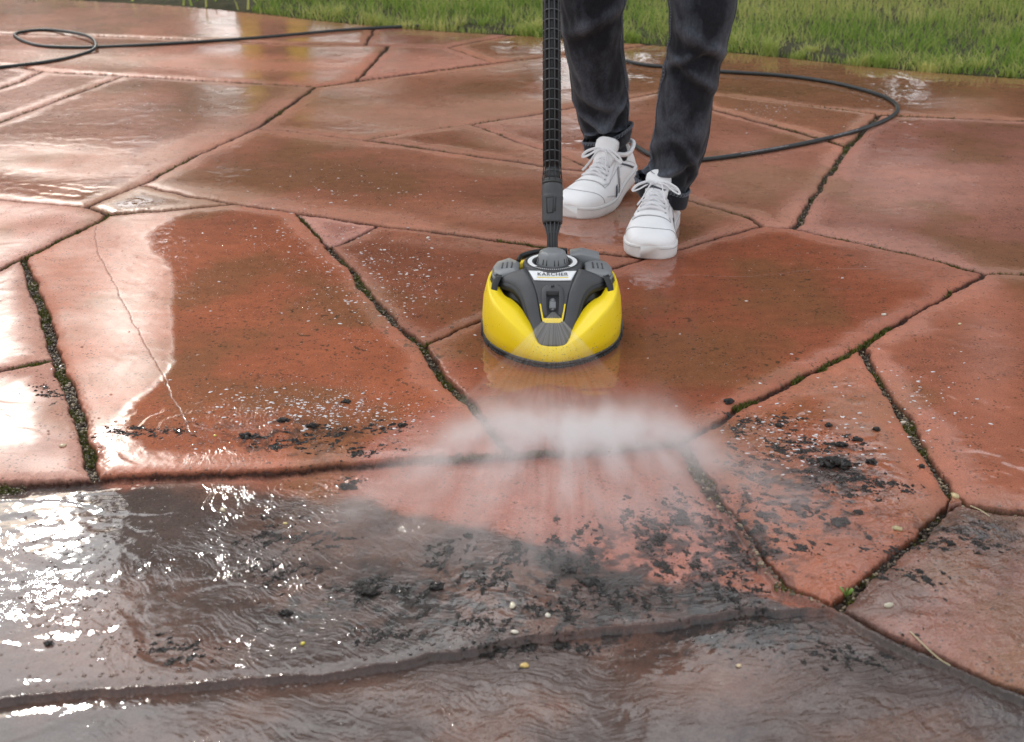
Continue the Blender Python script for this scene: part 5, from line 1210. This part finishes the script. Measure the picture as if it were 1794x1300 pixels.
# seedling in the joint at the lower right
sp = empty('seedling', G(1482, 1046)); tag(sp, 'tiny bright green seedling where the lower right joints meet', 'plant')
M_sprout = mat('fresh_leaf', (.14, .24, .04), .5)
for i in range(5):
    a_ = i * 1.3; mb = MB(); L_ = .009 + .002 * i
    cpts = [Vector((math.cos(a_) * L_ * t * .8, math.sin(a_) * L_ * t * .6, L_ * 1.0 * math.sin(t * 1.5))) for t in np.linspace(0, 1, 6)]
    mb.tube(cpts, [(.0006, .0006), (.0012, .0006), (.0034, .0007), (.0042, .0007), (.0030, .0006), (.0006, .0004)], 8); mb.build('leaf', M_sprout, sp)
# pale pebbles and yellow bits on top of the slabs
PB = [(919, 1157, .0050, (.62, .42, .12), 'yellow pebble on the bottom slab left of the brown patch'), (898, 1053, .0055, (.66, .58, .42), 'cream angular stone chip in the middle of the stream'), (902, 1098, .0042, (.7, .62, .5), 'round cream pebble at the dark bottom joint'), (960, 1070, .0045, (.62, .55, .45), 'pale pebble right of the cream chip'),
      (1295, 1158, .0036, (.66, .5, .3), 'tan pebble on the brown patch at the bottom'), (1282, 1063, .0034, (.66, .48, .28), 'tan pebble on the dark streak right of centre'), (1572, 928, .0062, (.45, .36, .18), 'ochre chip near the joint of the pointed slab'), (1673, 872, .0065, (.55, .42, .2), 'ochre stone at the corner where three joints meet'), (1688, 880, .0055, (.4, .36, .26), 'grey brown stone beside the corner stone'),
      (1584, 731, .0060, (.62, .52, .4), 'pale stone wedged in the right mossy joint'), (1548, 555, .0052, (.66, .6, .48), 'pale chip beside the diagonal joint'), (1681, 570, .0034, (.72, .62, .36), 'cream pebble alone on the right slab'), (105, 632, .0060, (.66, .6, .5), 'white pebble in the left mossy joint'), (750, 418, .0044, (.7, .66, .56), 'white pebble on the slab left of the yellow machine'),
      (110, 784, .0048, (.6, .48, .3), 'tan pebble on the glittering left slab'), (377, 767, .0028, (.75, .68, .05), 'yellow speck among the left soil clods'), (1556, 1066, .0055, (.5, .44, .32), 'flat pebble on the grimy right slab'), (499, 909, .0032, (.7, .55, .2), 'yellow bit in the left stream'), (530, 1119, .0030, (.72, .6, .05), 'bright yellow fleck near the bottom left glints'), (390, 886, .0055, (.55, .46, .3), 'tan stone in the dark calm water')]
for i, (u, v, s_, c_, lb) in enumerate(PB):
    V, Fq = lump(500 + i, .2); gx_, gy_, _ = G(u, v); hz = float(hsamp(np.array([gx_]), np.array([gy_]))[0][0]); rr = np.random.default_rng(i + 50)
    o = from_np('pebble', V * np.array([s_ * rr.uniform(1, 1.3), s_ * rr.uniform(.7, .9), s_ * .55]), Fq, mat('pebble_stone', c_, .35, coat=.6, var=(200, .15))); o.location = (gx_, gy_, hz + s_ * .25); o.rotation_euler[2] = rr.uniform(0, 6)
    tag(o, lb, 'pebble', 'loose pebbles on the paving')
# dry stalks and bits of straw
SW = [((1594, 1106), (1640, 1150), (1665, 1166), 'straw stalk lying in the lower right joint'), ((1700, 886), (1718, 894), (1734, 905), 'short straw by the right corner joint'), ((122, 560), (140, 566), (160, 572), 'faint grass blade on the left slab')][:2]
for a_, b_, c_, lb in SW:
    o = MB().tube(spline([G(*a_, .004), G(*b_, .006), G(*c_, .003)], 16), .0008, 6).build('straw', mat('dry_straw', (.5, .42, .25), .7)); tag(o, lb, 'straw')

# ---- spray: fan from the nozzle and low mist where it strikes
def volmat(name, dens_nodes, color=(1, 1, 1), aniso=.2):
    m = bpy.data.materials.new(name); m.use_nodes = True; nt = m.node_tree; nt.nodes.clear()
    o = nt.nodes.new('ShaderNodeOutputMaterial'); v = nt.nodes.new('ShaderNodeVolumePrincipled'); v.inputs['Color'].default_value = (*color, 1); v.inputs['Anisotropy'].default_value = aniso
    nt.links.new(v.outputs[0], o.inputs['Volume']); return m, nt, v
cm_ = cleaner.matrix_basis
tip = Vector(cl_o) + Vector((0, -.0885, .0855))
ghit = Vector(G(966, 716)); fdir = (ghit - tip)
fanL = fdir.length
m, nt, v = volmat('water_fan', None, (1, 1, 1), .1); nd, lk = nt.nodes, nt.links
co = N('TexCoord').outputs['Object']; sx = N('SeparateXYZ'); lk.new(co, sx.inputs[0])
an_ = math_('ARCTAN2', sx.outputs[0], sx.outputs[1]); cbv = N('CombineXYZ'); lk.new(math_('MULTIPLY', an_, 34), cbv.inputs[0]); lk.new(math_('MULTIPLY', sx.outputs[1], 6), cbv.inputs[1])
stx = rng_(noise(1.0, 3, cbv.outputs[0]), .34, .68, .25, 1.5)
fall = math_('MULTIPLY', math_('DIVIDE', 3.2, math_('ADD', sx.outputs[1], .02)), rng_(sx.outputs[1], .02, .17, 1.0, .22))
lk.new(math_('MULTIPLY', stx, fall), v.inputs['Density'])
fan = MB(); hw_a = R(33); rg = []
for k_, th_ in ((.004, .0008), (.30 * fanL, .003), (.65 * fanL, .005), (1.0 * fanL, .008)):
    top_, bot_ = [], []
    for a_ in np.linspace(-hw_a, hw_a, 17):
        top_.append(Vector((k_ * math.tan(a_), k_, th_))); bot_.append(Vector((k_ * math.tan(a_), k_, -th_)))
    rg.append(top_ + bot_[::-1])
fan.loft(rg, True, True); fo_ = fan.build('water_fan', m, None, False)
yv = fdir.normalized(); xv = Vector((1, 0, 0)) - yv * yv.x; xv.normalize(); zv = xv.cross(yv)
fo_.matrix_world = Matrix.Translation(tip) @ Matrix((xv, yv, zv)).transposed().to_4x4()
tag(fo_, 'flat fan of water shooting from the nozzle of the yellow machine', 'water', kind='stuff')

m, nt, v = volmat('spray_mist', None, (1, 1, 1), .45); nd, lk = nt.nodes, nt.links
co = N('TexCoord').outputs['Object']; sx = N('SeparateXYZ'); lk.new(co, sx.inputs[0])      # object origin at the strike line, -y towards the camera
X_o, Y_o, Z_o = sx.outputs[0], sx.outputs[1], sx.outputs[2]
wv = math_('MULTIPLY', math_('SUBTRACT', noise(9, 2), .5), .07)
yy = math_('ADD', Y_o, wv)
def gauss(val, c, w): return math_('EXPONENT', math_('MULTIPLY', math_('POWER', math_('ABSOLUTE', math_('DIVIDE', math_('SUBTRACT', val, c), w)), 2.0), -1))
# strike band bends: lower in the middle, higher at both ends
bx_ = math_('ABSOLUTE', math_('SUBTRACT', X_o, .02))
bend = math_('SUBTRACT', math_('MULTIPLY', bx_, .16), math_('MULTIPLY', math_('MAXIMUM', math_('SUBTRACT', bx_, .15), 0), 1.5))
band = math_('MULTIPLY', math_('MULTIPLY', gauss(math_('SUBTRACT', yy, bend), -.05, .055), rng_(noise(26, 5), .34, .66, .25, 1.4)), gauss(X_o, .01, .205))
st_ang = math_('ARCTAN2', X_o, math_('SUBTRACT', .34, Y_o)); st_r = math_('SQRT', math_('ADD', math_('MULTIPLY', X_o, X_o), math_('POWER', math_('SUBTRACT', .34, Y_o), 2)))
cbv = N('CombineXYZ'); lk.new(math_('MULTIPLY', st_ang, 13), cbv.inputs[0]); lk.new(math_('MULTIPLY', st_r, 3.2), cbv.inputs[1])
stk = rng_(noise(1.0, 3, cbv.outputs[0], .6), .38, .72, 0.0, 1.0)
fogp = noise(8, 4)
body = math_('MULTIPLY', math_('MULTIPLY', rng_(yy, -.50, -.03, 0, 1), rng_(math_('SUBTRACT', yy, bend), .02, -.05, 0, 1)), math_('MULTIPLY', gauss(X_o, -.03, .31), math_('MULTIPLY', math_('ADD', stk, .12), rng_(fogp, .35, .7, .2, 1.2))))
hz_ = math_('EXPONENT', math_('DIVIDE', Z_o, -.021))
den = math_('MULTIPLY', math_('ADD', math_('MULTIPLY', band, 95), math_('MULTIPLY', body, 95)), hz_)
lk.new(den, v.inputs['Density'])
ms_c = G(985, 752)
mb = MB(); rg = []
for z_, k_ in ((.003, 1.0), (.05, .97), (.085, .85)):
    rg.append([Vector((math.cos(q_) * .52 * k_, -.24 + math.sin(q_) * .36 * k_, z_)) for q_ in np.linspace(0, 2 * np.pi, 40, endpoint=False)])
mb.loft(rg, True, True); mo_ = mb.build('spray_mist', m, None, False); mo_.location = (ms_c[0], ms_c[1], 0); tag(mo_, 'white low mist rising where the water fan strikes the slabs', 'mist', kind='stuff')
# fine flying drops inside the mist
r = np.random.default_rng(77); k_ = 2600; an = r.normal(size=k_) * .7; ra = np.abs(r.normal(size=k_)) * .28
x = ms_c[0] + np.sin(an) * ra + r.normal(size=k_) * .09; y = ms_c[1] - np.cos(an) * ra; z = .003 + np.abs(r.normal(size=k_)) * .018; s_ = .0003 + .0009 * r.random(k_) ** 3
fd = scatter('flying_drops', x, y, z, s_, M_drop, lump(1, 0), seed=6); tag(fd, 'tiny drops thrown up from the strike line', 'drops', kind='stuff')
